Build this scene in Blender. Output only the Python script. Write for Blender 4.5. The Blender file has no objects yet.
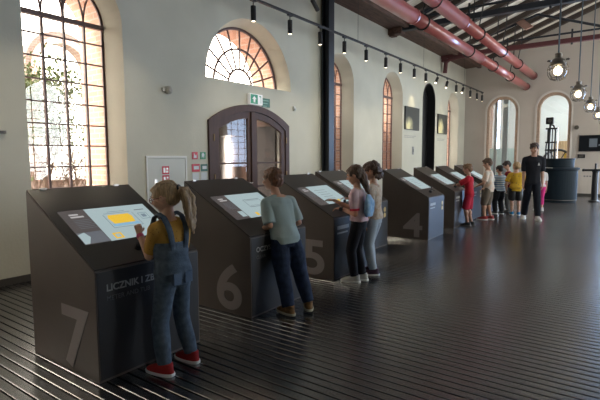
import bpy, bmesh, math, random
from mathutils import Vector, Matrix, Euler
from mathutils.geometry import tessellate_polygon
random.seed(7)
C = bpy.context.scene.collection
PI = math.pi
V = Vector

# ------------------------------------------------------------------ materials
def mat(name, col, rough=.6, metal=0., spec=.5, emit=None, es=1., var=0., vscale=6., bump=0., bscale=40., coat=0., stretch=(1, 1, 1), col2=None):
    m = bpy.data.materials.new(name); m.use_nodes = True
    nt = m.node_tree; b = nt.nodes['Principled BSDF']
    b.inputs['Base Color'].default_value = (*col, 1); b.inputs['Roughness'].default_value = rough
    b.inputs['Metallic'].default_value = metal; b.inputs['Specular IOR Level'].default_value = spec
    b.inputs['Coat Weight'].default_value = coat
    if emit:
        b.inputs['Emission Color'].default_value = (*emit, 1); b.inputs['Emission Strength'].default_value = es
    if var or bump or col2:
        tc = nt.nodes.new('ShaderNodeTexCoord'); mp = nt.nodes.new('ShaderNodeMapping')
        mp.inputs['Scale'].default_value = stretch
        nt.links.new(tc.outputs['Object'], mp.inputs[0])
    if var or col2:
        n = nt.nodes.new('ShaderNodeTexNoise'); n.inputs['Scale'].default_value = vscale; n.inputs['Detail'].default_value = 5
        nt.links.new(mp.outputs[0], n.inputs[0])
        r = nt.nodes.new('ShaderNodeValToRGB')
        a = col if col2 is None else col
        c2 = col2 if col2 else tuple(min(1, c * (1 + var)) for c in col)
        c1 = a if col2 else tuple(c * (1 - var) for c in col)
        r.color_ramp.elements[0].position = .35; r.color_ramp.elements[1].position = .65
        r.color_ramp.elements[0].color = (*c1, 1); r.color_ramp.elements[1].color = (*c2, 1)
        nt.links.new(n.outputs[0], r.inputs[0]); nt.links.new(r.outputs[0], b.inputs['Base Color'])
    if bump:
        n2 = nt.nodes.new('ShaderNodeTexNoise'); n2.inputs['Scale'].default_value = bscale; n2.inputs['Detail'].default_value = 4
        nt.links.new(mp.outputs[0], n2.inputs[0])
        bp = nt.nodes.new('ShaderNodeBump'); bp.inputs['Strength'].default_value = bump; bp.inputs['Distance'].default_value = .02
        nt.links.new(n2.outputs[0], bp.inputs['Height']); nt.links.new(bp.outputs[0], b.inputs['Normal'])
    return m

def brick_mat(name, c1, c2, cm, scale=1., axes='yz'):
    m = bpy.data.materials.new(name); m.use_nodes = True; nt = m.node_tree; b = nt.nodes['Principled BSDF']
    tc = nt.nodes.new('ShaderNodeTexCoord'); sp = nt.nodes.new('ShaderNodeSeparateXYZ'); cb = nt.nodes.new('ShaderNodeCombineXYZ')
    nt.links.new(tc.outputs['Object'], sp.inputs[0])
    ad = nt.nodes.new('ShaderNodeMath'); ad.operation = 'ADD'
    nt.links.new(sp.outputs['X'], ad.inputs[0]); nt.links.new(sp.outputs['Y'], ad.inputs[1])
    nt.links.new(ad.outputs[0], cb.inputs[0]); nt.links.new(sp.outputs['Z'], cb.inputs[1])
    br = nt.nodes.new('ShaderNodeTexBrick'); nt.links.new(cb.outputs[0], br.inputs[0])
    br.inputs['Color1'].default_value = (*c1, 1); br.inputs['Color2'].default_value = (*c2, 1); br.inputs['Mortar'].default_value = (*cm, 1)
    br.inputs['Scale'].default_value = scale; br.inputs['Brick Width'].default_value = .26; br.inputs['Row Height'].default_value = .078
    br.inputs['Mortar Size'].default_value = .009
    nt.links.new(br.outputs[0], b.inputs['Base Color']); b.inputs['Roughness'].default_value = .9
    return m

def plaster():
    m = mat('wall_plaster', (.57, .56, .475), .85, var=.07, vscale=1.1, bump=.12, bscale=30, col2=(.635, .62, .53))
    return m
M_plaster = plaster()
M_endwall = mat('end_wall_plaster', (.53, .475, .425), .85, bump=.1, bscale=30, col2=(.57, .515, .465), vscale=1)
M_brick = brick_mat('orange_brick', (.46, .27, .205), (.53, .33, .255), (.52, .42, .37))
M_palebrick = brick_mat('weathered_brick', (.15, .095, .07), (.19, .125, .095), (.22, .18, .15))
M_base = mat('dark_baseboard', (.06, .055, .05), .5)
M_black = mat('black_metal', (.018, .018, .02), .4, spec=.5)
M_iron = mat('window_iron', (.13, .075, .07), .5)
M_door = mat('door_brown_paint', (.085, .047, .036), .5, spec=.25, var=.1, vscale=20, stretch=(1, 1, .1))
M_white = mat('white_enamel', (.75, .75, .72), .4)
M_kiosk = mat('kiosk_board', (.092, .074, .064), .45, spec=.5, var=.06, vscale=3, bump=.03, bscale=150)
M_kiosktop = mat('kiosk_glass_black', (.045, .038, .034), .3, spec=.4)
M_num = mat('numeral_grey', (.27, .24, .235), .5)
M_text = mat('lettering_white', (.32, .32, .31), .5)
M_text2 = mat('lettering_grey', (.12, .12, .12), .5)
M_gold = mat('hexagon_gold', (.65, .47, .18), .4)
M_chrome = mat('polished_steel', (.75, .76, .78), .15, 1.)
M_steel = mat('brushed_steel', (.62, .58, .55), .28, 1., var=.1, vscale=3)
M_redpipe = mat('pipe_oxide_red', (.42, .11, .10), .28, spec=.6, var=.07, vscale=5, coat=.3)
M_redbeam = mat('beam_dark_red', (.12, .035, .04), .5)
M_darksteel = mat('truss_black_blue', (.022, .026, .036), .45)
M_timber = mat('old_timber', (.11, .06, .045), .7, var=.3, vscale=8, stretch=(3, .3, 3))
M_rafter = mat('dark_rafter', (.06, .043, .036), .7)
M_roof = mat('roof_boarding', (.74, .70, .62), .8, var=.12, vscale=3, stretch=(.4, 4, 1))
M_green = mat('sign_green', (.01, .22, .11), .4, emit=(.01, .25, .12), es=.25)
M_signwhite = mat('sign_white', (.8, .8, .8), .4, emit=(1, 1, 1), es=.2)
M_signgreen = mat('plain_green_sign', (.02, .25, .1), .4)
M_red = mat('sign_red', (.55, .02, .04), .4)
M_paper = mat('paper_white', (.62, .66, .68), .5)
M_lens = mat('spotlight_glow', (1, .9, .75), .3, emit=(1, .85, .62), es=4.)
M_bulb = mat('bulb_glow', (1, .9, .7), .3, emit=(1, .78, .45), es=9.)
M_galv = mat('lamp_galvanised', (.16, .145, .13), .4, .7)

def glass_mat(name, tint=(1, 1, 1), rough=0., mix=.12):
    m = bpy.data.materials.new(name); m.use_nodes = True; nt = m.node_tree
    for n in list(nt.nodes): nt.nodes.remove(n)
    o = nt.nodes.new('ShaderNodeOutputMaterial'); t = nt.nodes.new('ShaderNodeBsdfTransparent'); g = nt.nodes.new('ShaderNodeBsdfGlossy')
    t.inputs[0].default_value = (*tint, 1); g.inputs['Roughness'].default_value = rough
    lw = nt.nodes.new('ShaderNodeLayerWeight'); lw.inputs[0].default_value = .5
    pw = nt.nodes.new('ShaderNodeMath'); pw.operation = 'POWER'; pw.inputs[1].default_value = 5; nt.links.new(lw.outputs['Facing'], pw.inputs[0])
    f = nt.nodes.new('ShaderNodeMath'); f.operation = 'MULTIPLY_ADD'; f.inputs[1].default_value = .9; f.inputs[2].default_value = .05; nt.links.new(pw.outputs[0], f.inputs[0])
    mx = nt.nodes.new('ShaderNodeMixShader')
    nt.links.new(f.outputs[0], mx.inputs[0]); nt.links.new(t.outputs[0], mx.inputs[1]); nt.links.new(g.outputs[0], mx.inputs[2])
    nt.links.new(mx.outputs[0], o.inputs[0])
    return m
M_glass = glass_mat('window_glass')
M_doorglass = glass_mat('door_glass_tinted', (.55, .56, .58), .02)
M_jar = glass_mat('lamp_glass', (.92, .93, .95), .03)

# floor boards: dark glossy deck with grain
def floor_mat():
    m = bpy.data.materials.new('dark_deck_boards'); m.use_nodes = True; nt = m.node_tree; b = nt.nodes['Principled BSDF']
    tc = nt.nodes.new('ShaderNodeTexCoord'); mp = nt.nodes.new('ShaderNodeMapping'); mp.inputs['Scale'].default_value = (.8, 13, 1)
    nt.links.new(tc.outputs['Object'], mp.inputs[0])
    n = nt.nodes.new('ShaderNodeTexNoise'); n.inputs['Scale'].default_value = 2.2; n.inputs['Detail'].default_value = 6
    nt.links.new(mp.outputs[0], n.inputs[0])
    r = nt.nodes.new('ShaderNodeValToRGB'); r.color_ramp.elements[0].color = (.010, .010, .011, 1); r.color_ramp.elements[1].color = (.020, .020, .023, 1)
    nt.links.new(n.outputs[0], r.inputs[0]); nt.links.new(r.outputs[0], b.inputs['Base Color'])
    r2 = nt.nodes.new('ShaderNodeMapRange'); r2.inputs['To Min'].default_value = .22; r2.inputs['To Max'].default_value = .29
    nt.links.new(n.outputs[0], r2.inputs[0]); nt.links.new(r2.outputs[0], b.inputs['Roughness'])
    bp = nt.nodes.new('ShaderNodeBump'); bp.inputs['Strength'].default_value = .04; bp.inputs['Distance'].default_value = .005
    nt.links.new(n.outputs[0], bp.inputs['Height']); nt.links.new(bp.outputs[0], b.inputs['Normal'])
    b.inputs['Specular IOR Level'].default_value = .9; b.inputs['IOR'].default_value = 2.1
    return m
M_floor = floor_mat()

# ------------------------------------------------------------------ mesh helpers
def B(): return bmesh.new()
def obj(name, bm, m=None, parent=None, smooth=False, mats=None):
    me = bpy.data.meshes.new(name)
    bmesh.ops.recalc_face_normals(bm, faces=bm.faces)
    bm.to_mesh(me); bm.free()
    for mm in (mats or [m]): me.materials.append(mm)
    if smooth:
        for p in me.polygons: p.use_smooth = True
    o = bpy.data.objects.new(name, me); C.objects.link(o)
    if parent is not None: o.parent = parent
    return o
def tag(o, label=None, cat=None, group=None, kind=None):
    if label: o['label'] = label
    if cat: o['category'] = cat
    if group: o['group'] = group
    if kind: o['kind'] = kind
    return o
def thing(name, label, cat, loc=(0, 0, 0), rz=0., group=None):
    o = bpy.data.objects.new(name, None); C.objects.link(o); o.empty_display_size = .1
    o.location = loc; o.rotation_euler = (0, 0, rz)
    return tag(o, label, cat, group)
def struct(name, bm, m, mats=None, smooth=False, label=None):
    o = obj(name, bm, m, mats=mats, smooth=smooth); o['kind'] = 'structure'
    if label: o['label'] = label
    return o
def dup(root, loc, rz=0., label=None):
    r = root.copy(); C.objects.link(r); r.location = loc; r.rotation_euler = (0, 0, rz)
    if label: r['label'] = label
    for ch in list(root.children):
        c = ch.copy(); C.objects.link(c); c.parent = r
        for g in ch.children:
            d = g.copy(); C.objects.link(d); d.parent = c
    return r
def box(bm, a, b, mi=0, bev=0.):
    x0, y0, z0 = a; x1, y1, z1 = b
    vs = [bm.verts.new(p) for p in ((x0, y0, z0), (x1, y0, z0), (x1, y1, z0), (x0, y1, z0), (x0, y0, z1), (x1, y0, z1), (x1, y1, z1), (x0, y1, z1))]
    fs = [bm.faces.new([vs[i] for i in f]) for f in ((0, 3, 2, 1), (4, 5, 6, 7), (0, 1, 5, 4), (1, 2, 6, 5), (2, 3, 7, 6), (3, 0, 4, 7))]
    for f in fs: f.material_index = mi
    if bev: bmesh.ops.bevel(bm, geom=list({e for f in fs for e in f.edges}), offset=bev, segments=2, profile=.5, affect='EDGES')
    return vs
def prism(bm, pts, d, mi=0, bev=0.):
    """closed polygon pts (3D), extruded by vector d"""
    d = V(d); a = [bm.verts.new(V(p)) for p in pts]; b = [bm.verts.new(V(p) + d) for p in pts]
    fs = [bm.faces.new(a[::-1]), bm.faces.new(b)]
    for i in range(len(a)):
        j = (i + 1) % len(a); fs.append(bm.faces.new((a[i], a[j], b[j], b[i])))
    for f in fs: f.material_index = mi
    if bev: bmesh.ops.bevel(bm, geom=list({e for f in fs for e in f.edges}), offset=bev, segments=2, profile=.5, affect='EDGES')
def frame_of(d):
    d = d.normalized(); u = V((0, 0, 1)) if abs(d.z) < .95 else V((0, 1, 0))
    a = d.cross(u).normalized(); return a, a.cross(d).normalized()
def tube(bm, pts, r, n=10, mi=0, caps=True, flat=1.):
    """tube along points; r number or list; flat squashes second axis"""
    pts = [V(p) for p in pts]; rs = r if isinstance(r, (list, tuple)) else [r] * len(pts)
    rings = []; a = None
    for i, p in enumerate(pts):
        d = (pts[min(i + 1, len(pts) - 1)] - pts[max(i - 1, 0)]).normalized()
        if a is None: a, b = frame_of(d)
        else:
            a = (a - d * a.dot(d)).normalized(); b = d.cross(a) * -1
            b = a.cross(d).normalized()
        rings.append([bm.verts.new(p + (a * math.cos(t) + b * math.sin(t) * flat) * rs[i]) for t in (2 * PI * k / n for k in range(n))])
    for k in range(len(rings) - 1):
        for j in range(n):
            f = bm.faces.new((rings[k][j], rings[k][(j + 1) % n], rings[k + 1][(j + 1) % n], rings[k + 1][j])); f.material_index = mi
    if caps:
        bm.faces.new(rings[0][::-1]).material_index = mi; bm.faces.new(rings[-1]).material_index = mi
def lathe(bm, prof, c=(0, 0, 0), n=24, mi=0):
    c = V(c); rings = []
    for r, z in prof:
        rings.append([bm.verts.new(c + V((r * math.cos(2 * PI * k / n), r * math.sin(2 * PI * k / n), z))) for k in range(n)])
    for k in range(len(rings) - 1):
        for j in range(n):
            bm.faces.new((rings[k][j], rings[k][(j + 1) % n], rings[k + 1][(j + 1) % n], rings[k + 1][j])).material_index = mi
    bm.faces.new(rings[0][::-1]).material_index = mi; bm.faces.new(rings[-1]).material_index = mi
def ball(bm, c, r, rot=None, sub=3, flatz=None):
    """ellipsoid; r scalar or 3 radii"""
    rr = (r, r, r) if not isinstance(r, (tuple, list)) else r
    m = Matrix.Translation(V(c)) @ (rot.to_4x4() if rot else Matrix.Identity(4)) @ Matrix.Diagonal((*rr, 1))
    return bmesh.ops.create_icosphere(bm, subdivisions=sub, radius=1, matrix=m)['verts']
def capsule(bm, p, q, r1, r2, n=14):
    p = V(p); q = V(q); d = (q - p); L = d.length; d.normalize(); pts = []; rs = []
    for k in range(5):
        t = PI / 2 * (1 - k / 4) ; pts.append(p - d * r1 * math.sin(t)); rs.append(max(r1 * math.cos(t), r1 * .05))
    for k in range(5):
        t = PI / 2 * k / 4; pts.append(q + d * r2 * math.sin(t)); rs.append(max(r2 * math.cos(t), r2 * .05))
    tube(bm, pts, rs, n)
def loft(bm, rings, n=24, power=2.3):
    """rings: (cx,cy,cz,a,b[,tilt]) superellipses, local x / y axes"""
    R = []
    for rg in rings:
        cx, cy, cz, a, b = rg[:5]; tl = rg[5] if len(rg) > 5 else 0.
        row = []
        for k in range(n):
            t = 2 * PI * k / n; ct, st = math.cos(t), math.sin(t)
            x = a * math.copysign(abs(ct) ** (2 / power), ct); y = b * math.copysign(abs(st) ** (2 / power), st)
            row.append(bm.verts.new((cx + x, cy + y * math.cos(tl), cz + y * math.sin(tl))))
        R.append(row)
    for k in range(len(R) - 1):
        for j in range(n): bm.faces.new((R[k][j], R[k][(j + 1) % n], R[k + 1][(j + 1) % n], R[k + 1][j]))
    bm.faces.new(R[0][::-1]); bm.faces.new(R[-1])
def remesh(bm, voxel, smooth=2, fold=0., fscale=9., seed=0):
    """voxel union of everything in bm -> new bmesh"""
    bmesh.ops.recalc_face_normals(bm, faces=bm.faces)
    me = bpy.data.meshes.new('tmp'); bm.to_mesh(me); bm.free()
    o = bpy.data.objects.new('tmp', me); C.objects.link(o)
    md = o.modifiers.new('r', 'REMESH'); md.mode = 'VOXEL'; md.voxel_size = voxel
    dg = bpy.context.evaluated_depsgraph_get(); me2 = bpy.data.meshes.new_from_object(o.evaluated_get(dg))
    bpy.data.objects.remove(o); bpy.data.meshes.remove(me)
    b2 = bmesh.new(); b2.from_mesh(me2); bpy.data.meshes.remove(me2)
    for _ in range(smooth): bmesh.ops.smooth_vert(b2, verts=b2.verts, factor=.5, use_axis_x=True, use_axis_y=True, use_axis_z=True)
    if fold:
        from mathutils import noise
        b2.normal_update()
        off = V((seed * 3.1, seed * 1.7, 0))
        for v in b2.verts:
            p = v.co; q = V((p.x * fscale, p.y * fscale, p.z * fscale * .55 + p.x * 3)) + off
            v.co += v.normal * noise.noise(q) * fold
    return b2
def arc(c, r, a0, a1, n, k=1.):
    return [(c[0] + r * math.cos(a0 + (a1 - a0) * i / n), c[1] + k * r * math.sin(a0 + (a1 - a0) * i / n)) for i in range(n + 1)]
def arch_poly(y0, y1, z0, top, n=20):
    """opening with semicircular (or segmental) head; counter clockwise (y,z)"""
    r = (y1 - y0) / 2; c = (y0 + y1) / 2; zs = top - r
    return [(y0, z0), (y1, z0)] + arc((c, zs), r, 0, PI, n)
def seg_arch(y0, y1, z0, zs, top, n=20):
    w = (y1 - y0) / 2; h = top - zs; R = (w * w + h * h) / (2 * h); c = ((y0 + y1) / 2, top - R); a = math.asin(w / R)
    return [(y0, z0), (y1, z0)] + [(c[0] + R * math.sin(a - 2 * a * i / n), c[1] + R * math.cos(a - 2 * a * i / n)) for i in range(n + 1)]
def plate(bm, outer, holes, f0, f1, mi=0, mhole=0, holes2=None):
    """outer/holes are 2D polygons; f0/f1 map (u,v)->3D for the two sides"""
    polys = [outer] + holes; flat = [p for pl in polys for p in pl]
    tris = tessellate_polygon([[V((p[0], p[1], 0)) for p in pl] for pl in polys])
    flat2 = flat if holes2 is None else [p for pl in [outer] + holes2 for p in pl]
    a = [bm.verts.new(f0(*p)) for p in flat]; b = [bm.verts.new(f1(*p)) for p in flat2]
    for t in tris:
        for s, w in ((a, 1), (b, -1)):
            try: bm.faces.new([s[i] for i in t][::w]).material_index = mi
            except ValueError: pass
    k = 0
    for q, pl in enumerate(polys):
        n = len(pl)
        for i in range(n):
            j = (i + 1) % n
            try: bm.faces.new((a[k + i], a[k + j], b[k + j], b[k + i])).material_index = mi if q == 0 else mhole
            except ValueError: pass
        k += n
def YZ(x): return lambda u, v: (x, u, v)
def XZ(y): return lambda u, v: (u, y, v)
def text_mesh(s, size, m, name, parent, mtx, depth=.002, bold=False, label=None):
    cu = bpy.data.curves.new('t', 'FONT'); cu.body = s; cu.size = size; cu.extrude = depth; cu.offset = size * .022 if bold else 0.
    o = bpy.data.objects.new('t', cu); C.objects.link(o)
    dg = bpy.context.evaluated_depsgraph_get(); me = bpy.data.meshes.new_from_object(o.evaluated_get(dg)); bpy.data.objects.remove(o)
    me.name = name; me.transform(mtx); me.materials.clear(); me.materials.append(m)
    q = bpy.data.objects.new(name, me); C.objects.link(q)
    if parent is not None: q.parent = parent
    if label: q['label'] = label
    return q

# ------------------------------------------------------------------ room shell
WT, EY, XR, YB = 5.15, 20.2, 11.0, -5.0          # wall top, end wall, right wall, back wall
SL = .37
WIN = {3: (2.66, 4.0, 4.02), 4: (9.33, 10.66, 4.02), 5: (12.35, 13.75, 4.02), 6: (18.0, 19.35, 4.02), 1: (-4.1, -2.76, 4.02), 2: (-.7, .64, 4.02)}
WZ = 1.0
outer = [(YB, 0), (EY, 0), (EY, WT), (YB, WT)]
GX, SP = -.30, .10                                 # glass plane, splay of the reveals
holes = [arch_poly(a, b, WZ, t) for a, b, t in WIN.values()]
holes_g = [arch_poly(a + SP, b - SP, WZ, t - SP) for a, b, t in WIN.values()]
LC, LR, LZ = 6.76, 1.2, 2.87                       # lunette centre, radius, springing
lun = arc((LC, LZ), LR, 0, PI, 28)
holes.append(lun)
lun_g = arc((LC, LZ), LR - SP, 0, PI, 28); holes_g.append(lun_g)
door_hole = seg_arch(5.58, 7.85, .001, 2.15, 2.49)
niche_hole = arch_poly(15.42, 16.62, .001, 4.05)
bm = B(); plate(bm, outer, holes + [door_hole, niche_hole], YZ(0), YZ(GX), holes2=holes_g + [door_hole, niche_hole]); struct('wall_left', bm, M_plaster)
bm = B(); plate(bm, [(YB, -.3), (EY + 6, -.3), (EY + 6, WT), (YB, WT)], holes_g + [door_hole], YZ(GX - .001), YZ(-.95)); struct('trim_1', bm, M_brick, label='outer brick leaf of the left wall')
# right wall with tall windows (behind the camera's right)
RW = [(y, y + 2.0, .7, 4.3) for y in (7.6, 10.9, 14.2, 17.2)]
bm = B(); plate(bm, outer, [arch_poly(a, b, c, d) for a, b, c, d in RW], YZ(XR), YZ(XR + .45)); struct('wall_right', bm, M_plaster)
for i, (a, b, c, d) in enumerate(RW):
    bm = B(); cy = (a + b) / 2
    for k in range(1, 4): box(bm, (XR + .2, a + .5 * k - .015, c), (XR + .23, a + .5 * k + .015, d - .15))
    for k in range(1, 10): box(bm, (XR + .2, a, c + .32 * k - .012), (XR + .23, b, c + .32 * k + .012)) if c + .32 * k < 3.5 else None
    o = struct('window_%d' % (20 + i), bm, M_iron)
gable = [(0, 0), (XR, 0), (XR, WT), (XR / 2, WT + SL * XR / 2), (0, WT)]
A1, A2, A3 = (.90, 2.09, 3.9), (2.76, 3.93, 3.92), (5.3, 9.0, 4.8)  # A3: unseen opening added to send blue sky light onto the floor
bm = B(); plate(bm, gable, [arch_poly(a, b, .001, t) for a, b, t in (A1, A2, A3)], XZ(EY), XZ(EY + .5)); struct('wall_end', bm, M_endwall)
bm = B(); plate(bm, gable, [], XZ(YB), XZ(YB - .4)); struct('wall_back', bm, M_plaster)
# ceiling slopes
bm = B()
for s in (0, 1):
    x0, x1 = (-.95, XR / 2) if s == 0 else (XR / 2, XR + .45)
    z0, z1 = (WT - .95 * SL, WT + SL * XR / 2) if s == 0 else (WT + SL * XR / 2, WT - .45 * SL)
    prism(bm, [(x0, YB - .4, z0 + .02), (x1, YB - .4, z1 + .02), (x1, YB - .4, z1 + .2), (x0, YB - .4, z0 + .2)], (0, EY - YB + .9, 0))
struct('ceiling', bm, M_roof)
# floor deck: boards run across the hall
bm = B(); P = .0785; y = YB; k = 0
while y < EY - .01:
    w = .0655; h = .004
    pts = [(0, y, -.03), (0, y + w, -.03), (0, y + w, -h), (0, y + w - h, 0), (0, y + h, 0), (0, y, -h)]
    prism(bm, pts, (XR, 0, 0)); y += P
box(bm, (-.4, YB, -.12), (XR, EY + .5, -.03))
struct('floor', bm, M_floor)
for nm, a, b in (('baseboard_left', (.0, YB, 0), (.02, 5.45, .085)), ('baseboard_left_far', (.0, 7.98, 0), (.02, 15.3, .085)), ('baseboard_end', (3.95, EY - .02, 0), (5.28, EY, .1)), ('baseboard_end_left', (0, EY - .02, 0), (.88, EY, .1)), ('baseboard_end_middle', (2.11, EY - .02, 0), (2.74, EY, .1))):
    bm = B(); box(bm, a, b, bev=.004); struct(nm, bm, M_base)

# ---- windows in the left wall
def arch_window(n, y0, y1, top, cols=4, gothic=True):
    x = GX - .03; y0 += SP; y1 -= SP; top -= SP; r = (y1 - y0) / 2; c = (y0 + y1) / 2; zs = top - r
    bm = B(); w = .018
    pts = arch_poly(y0 + .01, y1 - .01, WZ + .01, top - .01, 24); tube(bm, [(x, *p) for p in pts] + [(x, *pts[0])], .022, 6)
    for k in range(1, cols):
        yy = y0 + (y1 - y0) * k / cols
        zt = zs + (math.sqrt(max(r * r - (yy - c) ** 2, 0)) if cols % 2 or k != cols // 2 else r) * (0 if gothic else 1)
        if abs(yy - c) < .02: zt = top
        box(bm, (x - .02, yy - .014, WZ), (x + .02, yy + .014, zt))
    z = WZ + .10
    while z < zs - .1: box(bm, (x - .015, y0, z - .009), (x + .015, y1, z + .009)); z += .286
    box(bm, (x - .035, y0, zs - .03), (x + .035, y1, zs + .03))
    if gothic:   # intersecting pointed tracery
        for k in range(0, cols + 1):
            yy = y0 + (y1 - y0) * k / cols
            for s in (-1, 1):
                R = .8 * (y1 - y0); pl = []
                for i in range(13):
                    t = i / 12 * 1.2; py = yy + s * R * (1 - math.cos(t)); pz = zs + R * math.sin(t)
                    if (py - c) ** 2 + (pz - zs) ** 2 > r * r: break
                    pl.append((x, py, pz))
                if len(pl) > 1: tube(bm, pl, .014, 5)
    o = struct('window_%d' % n, bm, M_iron)
    bm = B(); plate(bm, arch_poly(y0, y1, WZ, top), [], YZ(x + .003), YZ(x - .003)); g = obj('pane', bm, M_glass, o)
    bm = B(); box(bm, (GX - .02, y0 - .09, WZ - .04), (.03, y1 + .09, WZ), bev=.004); obj('sill', bm, M_white, o)
    return o
for n, (a, b, t) in WIN.items(): arch_window(n, a, b, t)
# lunette
bm = B(); x = GX - .03; LR -= SP
def arcpts(r, n=28): return [(x, *p) for p in arc((LC, LZ), r, 0, PI, n)]
tube(bm, arcpts(LR - .02), .030, 6); tube(bm, arcpts(LR * .64), .022, 6); tube(bm, arcpts(LR * .30), .022, 6)
box(bm, (x - .02, LC - LR, LZ - .0), (x + .02, LC + LR, LZ + .035))
for k in range(1, 10):
    a = PI * k / 10; tube(bm, [(x, LC + LR * .30 * math.cos(a), LZ + LR * .30 * math.sin(a)), (x, LC + LR * math.cos(a), LZ + LR * math.sin(a))], .018, 6)
o = struct('window_7', bm, M_iron)
bm = B(); plate(bm, lun_g, [], YZ(x + .003), YZ(x - .003)); obj('pane', bm, M_glass, o)

# ---- double door under the lunette
def door():
    x0, x1 = -.05, .035
    bm = B(); plate(bm, seg_arch(5.58, 7.85, .0, 2.15, 2.49), [seg_arch(5.70, 7.73, .005, 2.05, 2.37)], YZ(x1), YZ(x0 - .07))
    o = struct('door_1', bm, M_door)
    def headz(y):
        w = (7.73 - 5.70) / 2; h = .32; R = (w * w + h * h) / (2 * h); return 2.37 - R + math.sqrt(R * R - (y - 6.715) ** 2)
    for a, b in ((5.71, 6.705), (6.725, 7.72)):
        n = 12
        out = [(a, .01), (b, .01)] + [(b + (a - b) * i / n, headz(b + (a - b) * i / n) - .005) for i in range(n + 1)]
        ai, bi = a + .12, b - .12
        inn = [(ai, .35), (bi, .35)] + [(bi + (ai - bi) * i / n, headz(bi + (ai - bi) * i / n) - .13) for i in range(n + 1)]
        bm = B(); plate(bm, out, [inn], YZ(.015), YZ(-.04)); lf = obj('door_leaf', bm, M_door, o)
        bm = B(); plate(bm, inn, [], YZ(-.01), YZ(-.016)); obj('pane', bm, M_doorglass, lf)
        bm = B(); box(bm, (-.03, ai, .92), (.0, bi, .96)); box(bm, (-.03, ai, 1.38), (.0, bi, 1.41)); obj('glazing_bar', bm, M_door, lf)
    bm = B(); box(bm, (.015, 6.66, .05), (.045, 6.77, 2.36), bev=.006); obj('meeting_stile', bm, M_door, o)
    for y in (5.69, 7.74):
        for z in (.5, 1.15, 1.85):
            bm = B(); tube(bm, [(.04, y, z - .06), (.04, y, z + .06)], .012, 8); obj('hinge', bm, mat('brass_hinge', (.35, .24, .12), .4, .7) if (y, z) == (5.69, .5) else bpy.data.materials['brass_hinge'], o)
    bm = B(); tube(bm, [(.02, 6.64, 1.02), (.07, 6.64, 1.02), (.07, 6.54, 1.02)], .010, 8); obj('door_handle', bm, M_chrome, o)
door()
bm = B(); box(bm, (-.96, 7.80, 0), (-.32, 7.845, 2.16)); box(bm, (-.96, 5.585, 0), (-.32, 5.63, 2.16)); struct('trim_8', bm, mat('door_lining', (.07, .055, .05), .6))
# ---- black arched niche
bm = B(); plate(bm, niche_hole, [], YZ(-.30), YZ(-.34)); o = struct('door_2', bm, mat('matt_black_panel', (.006, .006, .008), .7))
bm = B(); plate(bm, arch_poly(15.42, 16.62, .0, 4.05), [arch_poly(15.46, 16.58, .002, 4.01)], YZ(.012), YZ(-.28)); obj('door_frame', bm, M_black, o)
bm = B(); tube(bm, [(-.29, 15.6, 1.05), (-.24, 15.6, 1.05), (-.24, 15.72, 1.05)], .012, 8); obj('door_handle', bm, M_chrome, o)

# ---- arches in the end wall: pale lit-edge band, tan brick inner ring
M_tan = mat('tan_arch_brick', (.50, .36, .27), .8, var=.15, vscale=14)
M_litedge = mat('lit_reveal_edge', (.68, .64, .60), .7)  # lighter tone puts the lit edge of the reveal into the colour
for i, (a, b, t) in enumerate((A1, A2)):
    bm = B(); plate(bm, arch_poly(a - .07, b + .05, 0, t + .07), [arch_poly(a, b, .001, t)], XZ(EY - .03), XZ(EY + .0)); o = struct('trim_%d' % (2 + i), bm, M_litedge)
    bm = B(); plate(bm, arch_poly(a, b, 0, t), [arch_poly(a + .10, b - .10, .001, t - .10)], XZ(EY + .02), XZ(EY + .22)); obj('arch_ring', bm, M_tan, o)
    bm = B(); plate(bm, arch_poly(a + .10, b - .10, 0.01, t - .10), [], XZ(EY + .2), XZ(EY + .206)); obj('pane', bm, M_glass, o)

# ------------------------------------------------------------------ annex behind the end wall
M_annexwall = mat('annex_white', (.72, .76, .76), .8)
bm = B(); box(bm, (-4.2, EY + .5, -.05), (5.2, EY + 7, 0)); struct('floor_annex', bm, mat('annex_floor', (.25, .25, .26), .4))
bm = B(); box(bm, (-4, EY + 6.9, 0), (-1.35, EY + 7.1, 5.4)); box(bm, (-1.05, EY + 6.9, 0), (-.35, EY + 7.1, 5.4)); box(bm, (-.15, EY + 6.9, 0), (5.2, EY + 7.1, 5.4)); struct('wall_annex', bm, M_annexwall)
bm = B(); box(bm, (5.0, EY + .5, 0), (5.2, EY + 6.9, 5.4)); struct('wall_annex_right', bm, M_annexwall)
bm = B(); box(bm, (-4.2, EY + .5, 0), (-4, EY + 6.9, 5.4)); struct('wall_annex_left', bm, M_annexwall)
bm = B(); box(bm, (-4.2, EY + .5, 5.4), (5.2, EY + 7.1, 5.6)); struct('ceiling_annex', bm, mat('annex_ceiling', (.3, .33, .33), .8))
for j, (xx, w_) in enumerate(((.05, .16), (.52, .10), (.95, .22))):
    t_ = thing('steel_column', ('slim grey steel column at the left edge seen through the left end arch', 'thin pale grey column in the middle seen through the left end arch', 'wide grey steel column at the right seen through the left end arch')[j], 'column', (xx, EY + 3.2, 0))
    bm = B(); box(bm, (-w_ / 2, -.1, 0), (w_ / 2, .1, 5.2), bev=.01); obj('shaft', bm, mat('annex_steel_%d' % j, (.30 + .1 * (j == 1), .36 + .06 * (j == 1), .38 + .05 * (j == 1)), .5), t_)
    bm = B(); box(bm, (-w_ / 2 - .05, -.15, 0), (w_ / 2 + .05, .15, .03)); obj('base_plate', bm, M_black, t_)
bm = B(); box(bm, (-1.5, EY + 5.5, 0), (1.15, EY + 5.6, 1.9)); struct('wall_annex_screen', bm, mat('frosted_screen', (.55, .70, .68), .5))

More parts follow.
